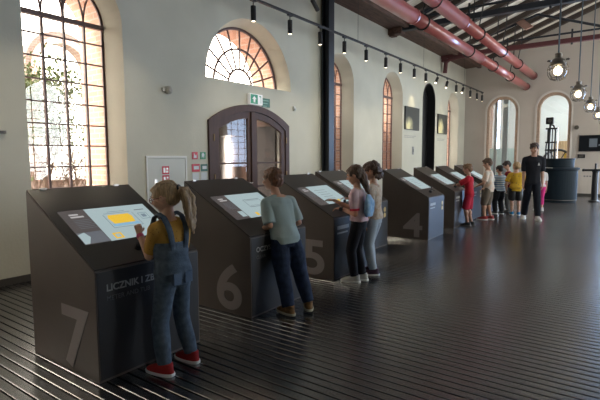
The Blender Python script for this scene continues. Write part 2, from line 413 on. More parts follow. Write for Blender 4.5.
bm = B(); n = 40
for k in range(n): tube(bm, [(2.55 + k * .035, EY + 6.6 + .03 * math.sin(k * 1.9), .1), (2.55 + k * .035, EY + 6.6 + .03 * math.sin(k * 1.9), 2.25)], .022, 6)
tag(obj('wood_curtain', bm, mat('tan_curtain', (.55, .40, .24), .8)), 'tan ribbed partition low behind the right end arch', 'partition')
t_ = thing('machine_wheel', 'dark spoked machine wheel behind glass of the right end arch', 'wheel', (3.15, EY + 3.2, 1.15))
bm = B(); tube(bm, [(.62 * math.cos(a), 0, .62 * math.sin(a)) for a in [2 * PI * k / 32 for k in range(33)]], .05, 8, caps=False); obj('rim', bm, M_black, t_)
for k in range(6):
    bm = B(); a = PI * k / 3; tube(bm, [(0, 0, 0), (.6 * math.cos(a), 0, .6 * math.sin(a))], .022, 6); obj('spoke', bm, M_black, t_)
bm = B(); box(bm, (-.35, .1, -1.15), (.35, .5, -.1), bev=.02); box(bm, (-.15, -.06, -.2), (.15, .2, .15), bev=.02); obj('machine_base', bm, M_black, t_)
bm = B(); box(bm, (3.25, EY + 4.4, 0), (4.2, EY + 5.0, 1.75), bev=.03); box(bm, (3.35, EY + 4.36, .4), (4.1, EY + 4.40, 1.5), bev=.01)
tag(obj('yellow_machine', bm, mat('machine_yellow', (.75, .48, .04), .4)), 'yellow machine housing behind the dark wheel beyond the arch', 'machine')
t_ = thing('exit_sign', 'small green exit sign high on white wall beyond right arch', 'sign', (3.95, EY + 6.85, 2.45))
bm = B(); box(bm, (-.25, -.03, -.1), (.25, .03, .1), bev=.005); obj('sign_box', bm, mat('exit_green', (.05, .5, .35), .4, emit=(.1, .7, .5), es=.8), t_)
bm = B(); prism(bm, [(-.18, -.035, .0), (-.08, -.035, .06), (-.08, -.035, .02), (.02, -.035, .02), (.02, -.035, -.02), (-.08, -.035, -.02), (-.08, -.035, -.06)], (0, .004, 0)); obj('arrow', bm, M_signwhite, t_)
for j, xx in enumerate((3.38, 3.72)):
    bm = B(); ball(bm, (xx, EY + 6.3, 2.3), .07, sub=2)
    o = tag(obj('globe_lamp', bm, M_bulb), ('left', 'right')[j] + ' of two small warm globe lamps beyond the right end arch', 'lamp', 'globe lamps beyond the arch')
    bm = B(); tube(bm, [(xx, EY + 6.3, 2.36), (xx, EY + 6.3, 5.38)], .006, 6); obj('cord', bm, M_black, o)

# ------------------------------------------------------------------ outside the left windows
bm = B(); box(bm, (-40, -20, -.35), (-.96, 60, -.3)); struct('ground', bm, mat('courtyard_paving', (.5, .47, .43), .9, var=.15, vscale=2))
def arch_building():
    x = -9.; bm = B()
    outer_ = [(-16, -.3), (30, -.3), (30, 1.35)] + [(9.0, 1.35)] + arc((7.85, 4.35), 1.15, 0, PI, 20) + [(6.7, 1.35), (-16, 1.35)]
    plate(bm, outer_, [arch_poly(7.02, 8.68, .8, 5.15)], YZ(x), YZ(x - .5))
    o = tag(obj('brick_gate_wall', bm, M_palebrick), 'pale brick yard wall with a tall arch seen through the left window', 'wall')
    bm = B(); box(bm, (x - .55, -16, 1.36), (x + .06, 6.68, 1.46)); box(bm, (x - .55, 9.02, 1.36), (x + .06, 30, 1.46)); obj('coping', bm, mat('coping_stone', (.7, .62, .55), .9), o)
    bm = B(); plate(bm, arch_poly(6.85, 8.85, .8, 5.32), [arch_poly(7.04, 8.66, .801, 5.13)], YZ(x + .06), YZ(x + .002)); obj('arch_ring', bm, M_brick, o)
arch_building()
def tree(loc, h, label, leafy, seed, crown=1.0, dens=3, thick=1.):
    rnd = random.Random(seed); t_ = thing('yard_tree', label, 'tree', loc); bm = B()
    def br(p, d, L, r, lv):
        pts = [p]; q = p
        for i in range(4):
            d = (d + V((rnd.uniform(-.12, .12), rnd.uniform(-.12, .12), .05))).normalized(); q = q + d * L / 4; pts.append(q)
        tube(bm, pts, [r * thick * (1 - .13 * i) for i in range(5)], 5, caps=False)
        tips.append(q)
        if lv:
            for k in range(dens if lv > 1 else dens + 1):
                a = rnd.uniform(0, 2 * PI); s = rnd.uniform(.35, .75)
                br(pts[rnd.choice((2, 3, 4))], (d + V((math.cos(a) * s, math.sin(a) * s, .2))).normalized(), L * .68, r * .5, lv - 1)
    tips = []
    br(V((0, 0, 0)), V((0, .05, 1)), h * .35, .09, 4)
    obj('trunk', bm, mat('bark_%d' % seed, (.07, .045, .03), .9), t_)
    if leafy:
        bm = B()
        for p in tips:
            for k in range(leafy):
                c = p + V([rnd.gauss(0, .18 * crown) for _ in range(3)]); a = V([rnd.uniform(-1, 1) for _ in range(3)]).normalized(); b_ = frame_of(a)[0]; s = rnd.uniform(.03, .07)
                bm.faces.new([bm.verts.new(c + a * s), bm.verts.new(c + b_ * s * .5), bm.verts.new(c - a * s), bm.verts.new(c - b_ * s * .5)])
        obj('foliage', bm, mat('leaf_%d' % seed, (.06, .085, .022), .7), t_)
tree((-4.6, 5.0, -.3), 4.6, 'thin green yard tree rising through the middle of left window', 40, 3, 1.5)
tree((-3.6, 4.9, -.3), 2.9, 'bare twiggy shrub low behind the big left window', 0, 5, 1, 5, .4)
tree((-3.2, 4.3, -.3), 2.3, 'small bare bush nearest the glass of left window', 0, 8, 1, 5, .35)

# ------------------------------------------------------------------ roof timbers, trusses, pipes
bm0 = None
RAF = 'sloping dark rafters under the left half of the roof'
def rafter(y):
    bm = B(); z = WT
    prism(bm, [(.45, y - .08, z + .45 * SL - .15), (5.45, y - .08, z + 5.45 * SL - .15), (5.45, y - .08, z + 5.45 * SL + .012), (.45, y - .08, z + .45 * SL + .012)], (0, .16, 0))
    return bm
k = 0; y = 19.9
r0 = tag(obj('rafter', rafter(0), M_rafter), 'dark roof rafter sloping up from the left wall', 'rafter', RAF); r0.location.y = y
while y > 6:
    y -= .95; k += 1
    r = r0.copy(); C.objects.link(r); r.location.y = y
def purlin(x, z, w, h, label, m=None):
    bm = B(); box(bm, (x - w / 2, YB, z - h / 2), (x + w / 2, EY, z + h / 2), bev=.01)
    return tag(obj('purlin', bm, m or M_timber), label, 'beam')
bm = B(); prism(bm, [(-.02, YB, WT + .005), (.44, YB, WT + .03), (.44, YB, WT + .15), (-.02, YB, WT + .02)], (0, EY - YB, 0))
tag(obj('eaves_board', bm, M_timber), 'brown timber eaves boarding along the top of the left wall', 'beam')
purlin(.56, WT + .06, .14, .18, 'brown timber purlin just inside the left wall top')
TG = 'steel and timber roof trusses across the hall'
M_strut = mat('strut_timber_pink', (.34, .19, .15), .6, var=.15, vscale=8)
def truss(y, label, far):
    t = thing('roof_truss', label, 'truss', (0, y, 0), 0, None)
    bm = B(); box(bm, (-.1, -.09, 5.06), (XR + .1, .09, 5.20), bev=.01); obj('tie_beam', bm, M_redbeam if far else M_darksteel, t)
    bm = B(); tube(bm, [(-.0, 0, 5.37), (XR, 0, 5.37)], .032, 8); obj('tie_rod', bm, M_darksteel, t)
    for s in (0, 1):
        f = (lambda x: x) if s == 0 else (lambda x: XR - x)
        bm = B(); a = V((f(-.1), -.08, WT - .12)); b = V((f(5.5), -.08, WT + 5.5 * SL - .14)); u = V((0, 0, .24))
        prism(bm, [a, b, b + u, a + u], (0, .16, 0)); obj('principal_rafter', bm, M_darksteel, t)
        bm = B(); tube(bm, [(f(3.15), 0, 6.10), (f(5.5), 0, 5.22)], .042, 8); obj('diagonal_rod', bm, M_darksteel, t)
        bm = B(); tube(bm, [(f(.3), 0, 5.25), (f(3.15), 0, 6.10)], .045, 8); obj('lower_chord', bm, M_darksteel, t)
        bm = B(); prism(bm, [(f(2.80), -.07, 5.66), (f(3.02), -.07, 5.74), (f(2.62), -.07, 6.12), (f(2.38), -.07, 6.04)], (0, .14, 0)); obj('timber_strut', bm, M_strut, t)
        bm = B(); box(bm, (min(f(.02), f(.20)), -.10, 4.95), (max(f(.02), f(.20)), .10, 5.35), bev=.01)
        if far: tube(bm, [(f(.9), 0, 5.1), (f(.28), 0, 5.02), (f(.16), 0, 4.92), (f(.13), 0, 4.55)], .075, 10)
        else: box(bm, (min(f(0), f(.42)), -.13, 4.99), (max(f(0), f(.42)), .13, 5.16), bev=.01)
        obj('wall_bracket', bm, M_redbeam if far else M_timber, t)
    bm = B(); box(bm, (5.45, -.05, 5.2), (5.55, .05, 7.1)); obj('king_post', bm, M_darksteel, t)
    for xx in (2.25, 4.15):
        bm = B(); tube(bm, [(xx, 0, 5.0), (xx, 0, 5.48)], .03, 8); obj('rod_clamp', bm, M_darksteel, t)
    return t
truss(17.2, 'far roof truss, dark red tie beam crossing in front of the end wall', True)
truss(12.75, 'middle roof truss, its dark foot on the left wall above the second arched window', False)
truss(8.0, 'nearest roof truss, its foot above the black wall column', False)

def pipe(name, x, z, r, label, ys, y0=4.0):
    t = thing('red_pipe', label, 'pipe', (x, EY, z))
    seg = sorted(ys + [y0])
    a = y0; pts = seg[1:] + [EY + .05]
    for i, b in enumerate(pts):
        rr = r * (1.10 if i == 0 else 1.)
        bm = B(); tube(bm, [(0, a - EY, 0), (0, b - EY, 0)], rr, 28); obj('pipe_section', bm, M_redpipe, t, smooth=False)
        for p in t.children[-1].data.polygons: p.use_smooth = len(p.vertices) == 4
        if b < EY: bm = B(); tube(bm, [(0, b - EY - .025, 0), (0, b - EY + .025, 0)], rr * 1.07, 28); obj('joint_ring', bm, M_redpipe, t)
        a = b
    bm = B(); tube(bm, [(0, -.06, 0), (0, .0, 0)], r * 1.12, 28); obj('wall_collar', bm, M_redbeam, t)
    return t
pipe('a', 2.58, 4.60, .135, 'upper red pipe running the length of the hall into the end wall', [11.2])
pipe('b', 2.34, 4.21, .128, 'lower red pipe running under the other one into the end wall', [8.8, 13.6])
def hanger(y, xs, label):
    t = thing('pipe_hanger', label, 'bracket', (0, y, 0), 0, None)
    for x, z, r in xs:
        bm = B(); tube(bm, [(x + r * math.cos(a), 0, z + r * math.sin(a)) for a in [2 * PI * k / 24 for k in range(25)]], .016, 6, caps=False); obj('hoop', bm, M_black, t)
        bm = B(); tube(bm, [(x, 0, z + r), (x + .10, 0, z + .75), (x + .12, 0, WT + x * SL - .1)], .016, 6); obj('hanger_rod', bm, M_black, t)
for yy, d in ((17.3, 'far pipe hanger below the dark red tie beam'), (12.5, 'middle pair of black hoops hanging the red pipes'), (15.0, 'black hoops on the red pipes between the trusses'), (9.3, 'near pair of black hoops at the top of the picture')):
    hanger(yy, [(2.58, 4.60, .155), (2.34, 4.21, .15)], d)

# ------------------------------------------------------------------ black wall column, track and spotlights
bm = B(); t_ = thing('steel_column', 'black square steel column standing against the left wall', 'column', (.14, 9.2, 0))
box(bm, (-.10, -.11, 0), (-.07, .11, 5.5)); box(bm, (.07, -.11, 0), (.10, .11, 5.5)); box(bm, (-.07, -.02, 0), (.07, .02, 5.5)); obj('shaft', bm, M_darksteel, t_)
bm = B(); box(bm, (-.13, -.15, 0), (.16, .15, .03)); obj('base_plate', bm, M_darksteel, t_)
TX, TZ = .75, 4.10
t_ = thing('lighting_track', 'long thin black lighting track along the left wall', 'track', (TX, 0, TZ))
bm = B(); box(bm, (-.022, -4.0, -.02), (.022, EY - .1, .02), bev=.003); obj('rail', bm, M_black, t_)
for yy in (5.5, 9.5, 13.5, 17.5):
    bm = B(); tube(bm, [(0, yy, .02), (0, yy, WT + TX * SL - TZ - .1)], .004, 5); obj('suspension_wire', bm, M_black, t_)
def spot(tilt=0., ax='X'):
    t = thing('track_spotlight', 'x', 'spotlight', (0, 0, 0), 0, 'black cylinder spotlights on the track')
    bm = B(); box(bm, (-.025, -.06, -.045), (.025, .06, -.018), bev=.003); obj('adapter', bm, M_black, t)
    bm = B(); tube(bm, [(0, 0, -.03), (0, 0, -.12)], .010, 6); obj('stem', bm, M_black, t)
    R = Matrix.Translation((0, 0, -.12)) @ Matrix.Rotation(tilt, 4, ax)
    bm = B(); lathe(bm, [(.040, -.24), (.044, -.235), (.044, 0), (.038, .005)], n=20)
    bmesh.ops.transform(bm, matrix=R, verts=bm.verts); hd = obj('housing', bm, M_black, t)
    bm = B(); lathe(bm, [(.032, -.2425), (.032, -.240)], n=16); bmesh.ops.transform(bm, matrix=R, verts=bm.verts); obj('lens', bm, M_lens, hd)
    return t
protos = {}
ORD = ['first', 'second', 'third', 'fourth', 'fifth', 'sixth', 'seventh', 'eighth', 'ninth', 'tenth', 'eleventh', 'twelfth', 'thirteenth', 'fourteenth', 'fifteenth', 'sixteenth']
SY = [5.95, 6.95, 7.95, 8.9, 9.9, 10.95, 11.85, 12.8, 13.7, 14.7, 15.65, 16.6, 17.4, 18.3, 19.2, 19.95]
TILT = [0, 0, 0, 0, 0, 0, 0, 0, 0, -.75, -.55, 0, -.7, 0, 0, 0]
for i, (yy, tl) in enumerate(zip(SY, TILT)):
    lab = ('tilted' if tl else 'upright') + ' black track spotlight, ' + ORD[i] + ' from the left end of the track'
    if tl not in protos: protos[tl] = o = spot(tl, 'X'); o.location = (TX, yy, TZ); o['label'] = lab
    else: dup(protos[tl], (TX, yy, TZ), 0, lab)
EXTRA = [-2.0, -1.0, 0., 1., 2.0, 3.0, 3.95]
for i, yy in enumerate(EXTRA): dup(protos[0], (TX, yy, TZ), 0, 'upright black track spotlight above the big left window, ' + ORD[i] + ' from the near end')
o = spot(.9, 'X'); o.location = (TX + .05, 7.6, 4.62); o['label'] = 'lone black spotlight above the track at the top of the picture'; o['group'] = 'spotlight above the track'
bm = B(); tube(bm, [(0, 0, -.02), (0, 0, .82)], .006, 6); obj('suspension_rod', bm, M_black, o)

# ------------------------------------------------------------------ pendant cage lamps
M_tube = mat('hanging_tube_blue_grey', (.10, .14, .18), .4, .4)
def pendant():
    t = thing('pendant_lamp', 'nearest and biggest caged pendant lamp, lit', 'lamp', (0, 0, 0), 0, 'caged industrial pendant lamps in a row')
    bm = B(); tube(bm, [(0, 0, .20), (0, 0, 3.9)], .012, 8); obj('hanging_tube', bm, M_tube, t)
    bm = B(); lathe(bm, [(.02, .20), (.05, .19), (.05, .13), (.085, .10), (.105, .07), (.108, .03), (.10, .02)], n=24)
    for s in (-1, 1): tube(bm, [(s * .10, 0, .09), (s * .13, 0, .10), (s * .145, 0, .085)], .016, 8)
    obj('cap', bm, M_galv, t)
    bm = B(); lathe(bm, [(.095, .02), (.118, -.02), (.118, -.10), (.085, -.16), (.03, -.180)], n=24); obj('glass_jar', bm, M_jar, t, smooth=True)
    cg = B()
    for k in range(8):
        a = 2 * PI * k / 8; tube(cg, [(r * math.cos(a), r * math.sin(a), z) for r, z in ((.112, .04), (.138, -.02), (.136, -.11), (.098, -.18), (.03, -.205))], .006, 5)
    for r, z in ((.139, -.04), (.105, -.17)): tube(cg, [(r * math.cos(a), r * math.sin(a), z) for a in [2 * PI * k / 20 for k in range(21)]], .006, 5, caps=False)
    obj('cage', cg, M_galv, t)
    bm = B(); ball(bm, (0, 0, -.06), (.06, .06, .072), sub=2); obj('bulb', bm, M_bulb, t)
    return t
p0 = pendant(); p0.location = (4.97, 8.0, 2.83)
for yy, l in ((11.0, 'second caged pendant lamp counting from the nearest'), (14.0, 'third caged pendant lamp, between the second and the small far ones'), (17.0, 'fourth caged pendant lamp in the row, small and near the right edge'), (19.6, 'farthest caged pendant lamp at the end of the row')):
    dup(p0, (4.97, yy, 2.80), 0, l)

# ------------------------------------------------------------------ things on the walls
def wall_plate_thing(name, label, cat, y0, y1, z0, z1, m, d=.012, group=None):
    bm = B(); box(bm, (.001, y0, z0), (d, y1, z1), bev=.002)
    return tag(obj(name, bm, m), label, cat, group)
# exit sign over the door: box with green arrow side, green panel beside it
t_ = thing('exit_sign', 'lit green and white exit arrow sign above the brown double door', 'sign', (0, 6.60, 2.60))
bm = B(); box(bm, (.0, .0, -.10), (.07, .36, .10), bev=.005); obj('sign_box', bm, M_signwhite, t_)
bm = B(); box(bm, (.07, .015, -.085), (.073, .215, .085)); obj('green_panel', bm, M_green, t_)
bm = B(); prism(bm, [(.074, p, q) for p, q in ((.115, .06), (.175, .0), (.14, .0), (.14, -.06), (.09, -.06), (.09, .0), (.055, .0))], (.002, 0, 0)); obj('arrow', bm, M_signwhite, t_)
bm = B(); prism(bm, [(.0715, p, q) for p, q in ((.25, .07), (.31, .07), (.31, -.07), (.30, -.07), (.30, .05), (.27, .05))], (.002, 0, 0)); obj('doorway_pictogram', bm, M_green, t_)
t_ = thing('information_sign', 'flat dark green sign right beside the lit exit sign', 'sign', (0, 7.0, 2.57))
bm = B(); box(bm, (.001, .0, -.085), (.012, .25, .085), bev=.002); obj('plate', bm, mat('muted_green', (.05, .16, .11), .5), t_)
bm = B()
for k in range(3): box(bm, (.012, .03, .05 - k * .055), (.0135, .21 - .03 * k, .03 + .005 - k * .055))
obj('text_lines', bm, mat('pale_green', (.3, .5, .4), .5), t_)
# hydrant cabinet flush in the wall
t_ = thing('hydrant_cabinet', 'white flush fire hose cabinet door left of the brown double door', 'cabinet', (0, 4.31, 0))
bm = B(); plate(bm, [(0, .55), (.78, .55), (.78, 1.53), (0, 1.53)], [[(.03, .58), (.75, .58), (.75, 1.50), (.03, 1.50)]], YZ(.02), YZ(.001)); obj('cabinet_frame', bm, M_white, t_)
bm = B(); box(bm, (.002, .035, .585), (.014, .745, 1.495), bev=.003); d_ = obj('cabinet_door', bm, mat('cabinet_white', (.6, .61, .57), .5), t_)
bm = B(); box(bm, (.014, .13, 1.10), (.022, .19, 1.17), bev=.003); obj('lock', bm, M_steel, d_)
for j, z in enumerate((1.30, 1.16)):
    bm = B(); box(bm, (.014, .285, z - .055), (.017, .42, z + .07)); s_ = obj('hydrant_pictogram', bm, M_red, t_)
    bm = B(); box(bm, (.0172, .31, z - .03), (.0185, .345, z + .045)); box(bm, (.0172, .355, z - .03), (.0185, .40, z + .0)); box(bm, (.0172, .365, z + .015), (.0185, .40, z + .045)); obj('symbol', bm, M_signwhite, s_)
def small_sign(y, z, w, h, m, label, sym):
    t = thing('wall_sign', label, 'sign', (0, y, z)); bm = B(); box(bm, (.001, -w / 2, -h / 2), (.008, w / 2, h / 2), bev=.001); obj('plate', bm, m, t)
    bm = B()
    if sym == 'tri': prism(bm, [(.0082, -.02, .045), (.0082, .01, .0), (.0082, .03, .02), (.0082, .035, -.04), (.0082, -.03, -.04)], (.001, 0, 0))
    elif sym == 'man': prism(bm, [(.0082, -.03, .03), (.0082, .0, .05), (.0082, .03, .02), (.0082, .015, -.05), (.0082, .0, -.01), (.0082, -.03, -.04)], (.001, 0, 0))
    else: box(bm, (.0082, -w * .28, -h * .2), (.0095, w * .36, h * .25))
    obj('symbol', bm, M_paper, t); return t
small_sign(5.275, 1.535, .12, .12, M_red, 'upper red fire sign left of the door frame', 'tri')
small_sign(5.455, 1.535, .12, .12, M_signgreen, 'upper green sign beside the door frame', 'man')
small_sign(5.29, 1.33, .17, .13, M_red, 'lower red call point sign with pale window', 'box')
small_sign(5.475, 1.33, .15, .12, mat('grey_green_box', (.04, .15, .12), .5), 'lower grey green sign box beside the door frame', 'box')
wall_plate_thing('notice_sheet', 'small pale notice hanging under the lower red sign', 'notice', 5.21, 5.35, 1.10, 1.25, M_paper, .006)
wall_plate_thing('notice_sheet', 'small pale notice hanging under the grey green sign', 'notice', 5.40, 5.54, 1.10, 1.25, M_paper, .006)
def sensor(y, z, label):
    t = thing('wall_sensor', label, 'sensor', (0, y, z)); bm = B(); box(bm, (.0, -.035, -.05), (.04, .035, .05), bev=.008); obj('housing', bm, M_white, t)
    bm = B(); ball(bm, (.045, 0, -.01), (.02, .028, .03), sub=2); obj('lens', bm, M_paper, t)
sensor(8.05, 2.53, 'small white sensor on the wall right of the door arch')
t_ = thing('wall_siren', 'small pale siren on the wall between big window and lunette', 'siren', (0, 4.75, 2.55))
bm = B(); tube(bm, [(0, 0, 0), (.06, 0, 0), (.09, 0, 0)], [.06, .06, .03], 16); obj('housing', bm, mat('siren_grey', (.45, .43, .38), .6), t_)
bm = B(); box(bm, (.0, -.10, -.02), (.03, -.05, .03)); obj('side_box', bm, M_white, t_)
t_ = thing('wall_sensor', 'tiny dark sensor on the wall at the far left', 'sensor', (0, 2.36, 1.81))
bm = B(); box(bm, (.0, -.05, -.02), (.03, .05, .015), bev=.004); obj('housing', bm, M_galv, t_)
bm = B(); box(bm, (.03, -.02, -.01), (.032, .02, .005)); obj('slot', bm, M_black, t_)
# pictures
def picture(y0, y1, z0, z1, label, seed):
    t = thing('wall_picture', label, 'picture', (0, y0, z0)); w = y1 - y0; h = z1 - z0
    bm = B(); box(bm, (.002, 0, 0), (.05, w, h), bev=.004); obj('board', bm, M_black, t)
    m = bpy.data.materials.new('picture_print_%d' % seed); m.use_nodes = True; nt = m.node_tree; b = nt.nodes['Principled BSDF']; b.inputs['Roughness'].default_value = .35
    tc = nt.nodes.new('ShaderNodeTexCoord'); mp = nt.nodes.new('ShaderNodeMapping'); mp.inputs['Location'].default_value = (0, -w * .5, -h * .42); mp.inputs['Scale'].default_value = (1, 2.2, 2.6 if seed == 1 else 1.9)
    gr = nt.nodes.new('ShaderNodeTexGradient'); gr.gradient_type = 'SPHERICAL'; r = nt.nodes.new('ShaderNodeValToRGB')
    nt.links.new(tc.outputs['Object'], mp.inputs[0]); nz = nt.nodes.new('ShaderNodeTexNoise'); nz.inputs['Scale'].default_value = 5.; nz.inputs['Detail'].default_value = 6
    nt.links.new(tc.outputs['Object'], nz.inputs[0]); nt.links.new(mp.outputs[0], gr.inputs[0])
    mu = nt.nodes.new('ShaderNodeMath'); mu.operation = 'MULTIPLY'; nt.links.new(gr.outputs[1], mu.inputs[0]); nt.links.new(nz.outputs[0], mu.inputs[1])
    nt.links.new(mu.outputs[0], r.inputs[0]); e = r.color_ramp.elements; e[0].color = (.028, .028, .022, 1); e[1].color = (.9, .82, .45, 1); e[1].position = .42 if seed == 1 else .3; e[0].position = .08
    nt.links.new(r.outputs[0], b.inputs['Base Color'])
    bm = B(); box(bm, (.0505, .02, .02), (.052, w - .02, h - .02)); obj('print', bm, m, t)
picture(13.88, 15.02, 2.36, 3.09, 'dark framed photo with a glowing centre left of the black arch', 1)
picture(16.85, 17.85, 2.34, 3.06, 'dark framed photo of pale machinery right of the black arch', 2)
def caption(y, w, z, n, label):
    t = thing('wall_caption', label, 'caption', (0, y, z)); bm = B(); rnd = random.Random(int(y * 10))
    for k in range(n):
        yy = 0
        while yy < w * (1 - .15 * (k % 2)):
            l = rnd.uniform(.03, .09); box(bm, (.0005, yy, -k * .05), (.002, yy + l, -k * .05 + .022)); yy += l + .02
    obj('lettering', bm, mat('caption_grey_%d' % int(y * 10), (.34, .34, .32), .6), t)
caption(13.9, .95, 2.16, 2, 'two faint lines of grey wall text under left dark picture')
caption(16.9, .8, 2.14, 2, 'two faint lines of grey wall text under right dark picture')
t_ = thing('wall_sign', 'narrow grey upright plate on the wall beside the black arch', 'sign', (0, 14.62, 1.7))
bm = B(); box(bm, (.001, -.07, -.13), (.015, .07, .13), bev=.002); obj('plate', bm, mat('plate_grey', (.25, .25, .25), .5), t_)
bm = B(); box(bm, (.015, -.03, -.05), (.017, .03, .05)); obj('symbol', bm, M_black, t_)
# end wall screen, speaker, switch plate
t_ = thing('wall_screen', 'dark wall mounted screen on the end wall at the right edge', 'screen', (4.22, EY, 1.66))
bm = B(); box(bm, (0, -.06, 0), (1.0, -.005, .60), bev=.006); obj('screen_frame', bm, M_black, t_)
bm = B(); box(bm, (.03, -.063, .03), (.97, -.061, .57)); obj('display', bm, mat('dark_display', (.008, .010, .014), .5, spec=.2), t_)
bm = B(); box(bm, (.33, -.0655, .16), (.58, -.0635, .47)); box(bm, (.62, -.0655, .2), (.92, -.0635, .26)); obj('display_graphic', bm, mat('display_image', (.04, .05, .06), .5, emit=(.12, .14, .16), es=.6), t_)
t_ = thing('wall_box', 'small black box on the end wall under the dark screen', 'box', (4.2, EY, 1.42))
bm = B(); box(bm, (0, -.05, 0), (.24, -.002, .14), bev=.004); obj('housing', bm, M_black, t_)
bm = B(); box(bm, (.05, -.052, .04), (.19, -.05, .10)); obj('label_plate', bm, M_galv, t_)
t_ = thing('wall_speaker', 'small grey speaker on the end wall right of the arch', 'speaker', (4.13, EY, 2.55))
bm = B(); tube(bm, [(0, -.01, 0), (0, -.10, 0)], .09, 18); obj('housing', bm, mat('speaker_grey', (.35, .33, .3), .5), t_)
bm = B(); tube(bm, [(0, -.10, 0), (0, -.115, 0)], .07, 18); obj('grille', bm, M_galv, t_)
bm = B(); t_ = thing('wall_caption', 'faint small lettering low on the end wall beside the desk', 'caption', (4.42, EY, .72))
for k in range(4): box(bm, (k * .09, -.003, 0), (k * .09 + .06, -.001, .05))
obj('lettering', bm, mat('end_caption', (.2, .2, .2), .6), t_)

# ------------------------------------------------------------------ exhibit kiosks
KD, KW, KH, KF = .90, .88, 1.265, .77
M_scr = mat('screen_light', (.02, .02, .02), .25, emit=(.40, .51, .53), es=.9)
M_scrdark = mat('screen_dark_text', (.02, .02, .02), .25, emit=(.075, .065, .065), es=1)
M_scryel = mat('screen_yellow', (.02, .02, .02), .25, emit=(.80, .50, .04), es=1)
M_scrline = mat('screen_line', (.02, .02, .02), .25, emit=(.16, .22, .27), es=1)
M_scrblue = mat('screen_blue', (.02, .02, .02), .25, emit=(.22, .42, .58), es=1)
M_scrtext = mat('screen_text', (.02, .02, .02), .25, emit=(.45, .43, .43), es=1)
M_scrgrey = mat('screen_photo', (.02, .02, .02), .25, emit=(.12, .13, .15), es=1)
def slope_pt(u, v, h=.0):      # u across (0..KW from the low-y side), v down the slope (0..1)
    nx, nz = (KH - KF), KD; L = math.hypot(nx, nz)
    return V((-KD + KD * v + h * nx / L, u, KH + (KF - KH) * v + h * nz / L))
def sbox(bm, u0, u1, v0, v1, h0, h1, mi=0):
    prism(bm, [slope_pt(u0, v0, h0), slope_pt(u1, v0, h0), slope_pt(u1, v1, h0), slope_pt(u0, v1, h0)], slope_pt(0, 0, h1) - slope_pt(0, 0, h0), mi)
def spoly(bm, pts, h0, h1, mi=0): prism(bm, [slope_pt(u, v, h0) for u, v in pts], slope_pt(0, 0, h1) - slope_pt(0, 0, h0), mi)
def kiosk(pos, rz, label, number, title, sub, art, gold=False, stick=False):
    t = thing('exhibit_kiosk', label, 'kiosk', pos, rz, 'sloping exhibit kiosks in a row')   # origin: front low-y corner, body towards -x and +y
    bm = B(); prism(bm, [(0, 0, 0), (0, 0, KF - .012), (-KD, 0, KH - .012), (-KD, 0, 0)], (0, KW, 0), bev=.003); obj('cabinet', bm, M_kiosk, t)
    bm = B(); sbox(bm, .006, KW - .006, .004, .992, -.011, 0); tp = obj('sloping_top', bm, M_kiosktop, t)
    bm = B(); prism(bm, [(.0008, .012, .02), (.0008, KW - .012, .02), (.0008, KW - .012, KF - .02), (.0008, .012, KF - .02)], (.003, 0, 0)); obj('front_panel', bm, M_front, t)
    bm = B(); rnd = random.Random(art)
    sbox(bm, .28, .81, .32, .735, .0005, .0012, 0); sbox(bm, .08, .28, .32, .735, .0005, .0012, 1)
    z0, z1 = .0014, .0018
    for k in range(2): sbox(bm, .14, .21 + .03 * k, .37 + .03 * k, .388 + .03 * k, z0, z1, 5)
    for k in range(6): sbox(bm, .14, .26 + .02 * (k % 2), .45 + .02 * k, .455 + .02 * k, z0, z1, 6)
    if art == 1:
        sbox(bm, .085, .275, .60, .73, z0, z1, 6); spoly(bm, [(.085, .62), (.14, .60), (.16, .66), (.12, .73), (.085, .73)], z1, z1 + .0004, 0)
        spoly(bm, [(.42, .43), (.60, .43), (.615, .47), (.60, .545), (.42, .545), (.405, .47)], z0, z1, 2)
        sbox(bm, .40, .63, .545, .575, z0, z1, 4)
        for a, b, c, d in ((.385, .39, .42, .59), (.64, .645, .42, .59), (.385, .645, .59, .595), (.40, .63, .405, .41), (.44, .59, .385, .39)): sbox(bm, a, b, c, d, z0, z1, 3)
        sbox(bm, .33, .40, .65, .72, z0, z1, 2); sbox(bm, .345, .385, .665, .705, z1, z1 + .0004, 0)
        for a, b, c, d in ((.68, .76, .44, .445), (.68, .76, .52, .525), (.68, .684, .44, .525), (.756, .76, .44, .525), (.70, .74, .46, .50)): sbox(bm, a, b, c, d, z0, z1, 3)
        sbox(bm, .68, .77, .39, .40, z0, z1, 6)
    elif art == 2:
        for a, b, c, d in ((.45, .70, .43, .437), (.45, .70, .56, .567), (.45, .455, .43, .567), (.695, .70, .43, .567), (.47, .68, .45, .454), (.47, .68, .54, .544)): sbox(bm, a, b, c, d, z0, z1, 6)
        sbox(bm, .46, .69, .44, .557, z0 - .0001, z0 + .0001, 6) if 0 else None
        sbox(bm, .41, .45, .66, .71, z0, z1, 2); sbox(bm, .20, .27, .61, .70, z0, z1, 0)
    else:
        for k in range(5): sbox(bm, .36 + .01 * k, .60, .42 + .05 * k, .426 + .05 * k, z0, z1, 6)
        if art == 3: sbox(bm, .58, .63, .66, .70, z0, z1, 2)
    s_ = obj('screen', bm, None, t, mats=[M_scr, M_scrdark, M_scryel, M_scrline, M_scrblue, M_scrtext, M_scrgrey])
    if number:
        text_mesh(number, .60, M_num, 'numeral', t, Matrix.Translation((-.465, -.003, .055)) @ Matrix.Rotation(PI / 2, 4, 'X') @ Matrix.Diagonal((1.2, 1, 1, 1)), .001, bold=True)
    RF = Matrix.Rotation(PI / 2, 4, 'Z') @ Matrix.Rotation(PI / 2, 4, 'X')
    if title: text_mesh(title, .066, M_text, 'title_lettering', t, Matrix.Translation((.005, .075, .615)) @ RF, .001, bold=True)
    else:
        bm = B(); box(bm, (.004, .075, .615), (.0055, .36, .66)); obj('title_lettering', bm, M_text, t)
        bm = B(); box(bm, (.004, .075, .56), (.0055, .33, .58)); obj('subtitle_lettering', bm, M_text, t)
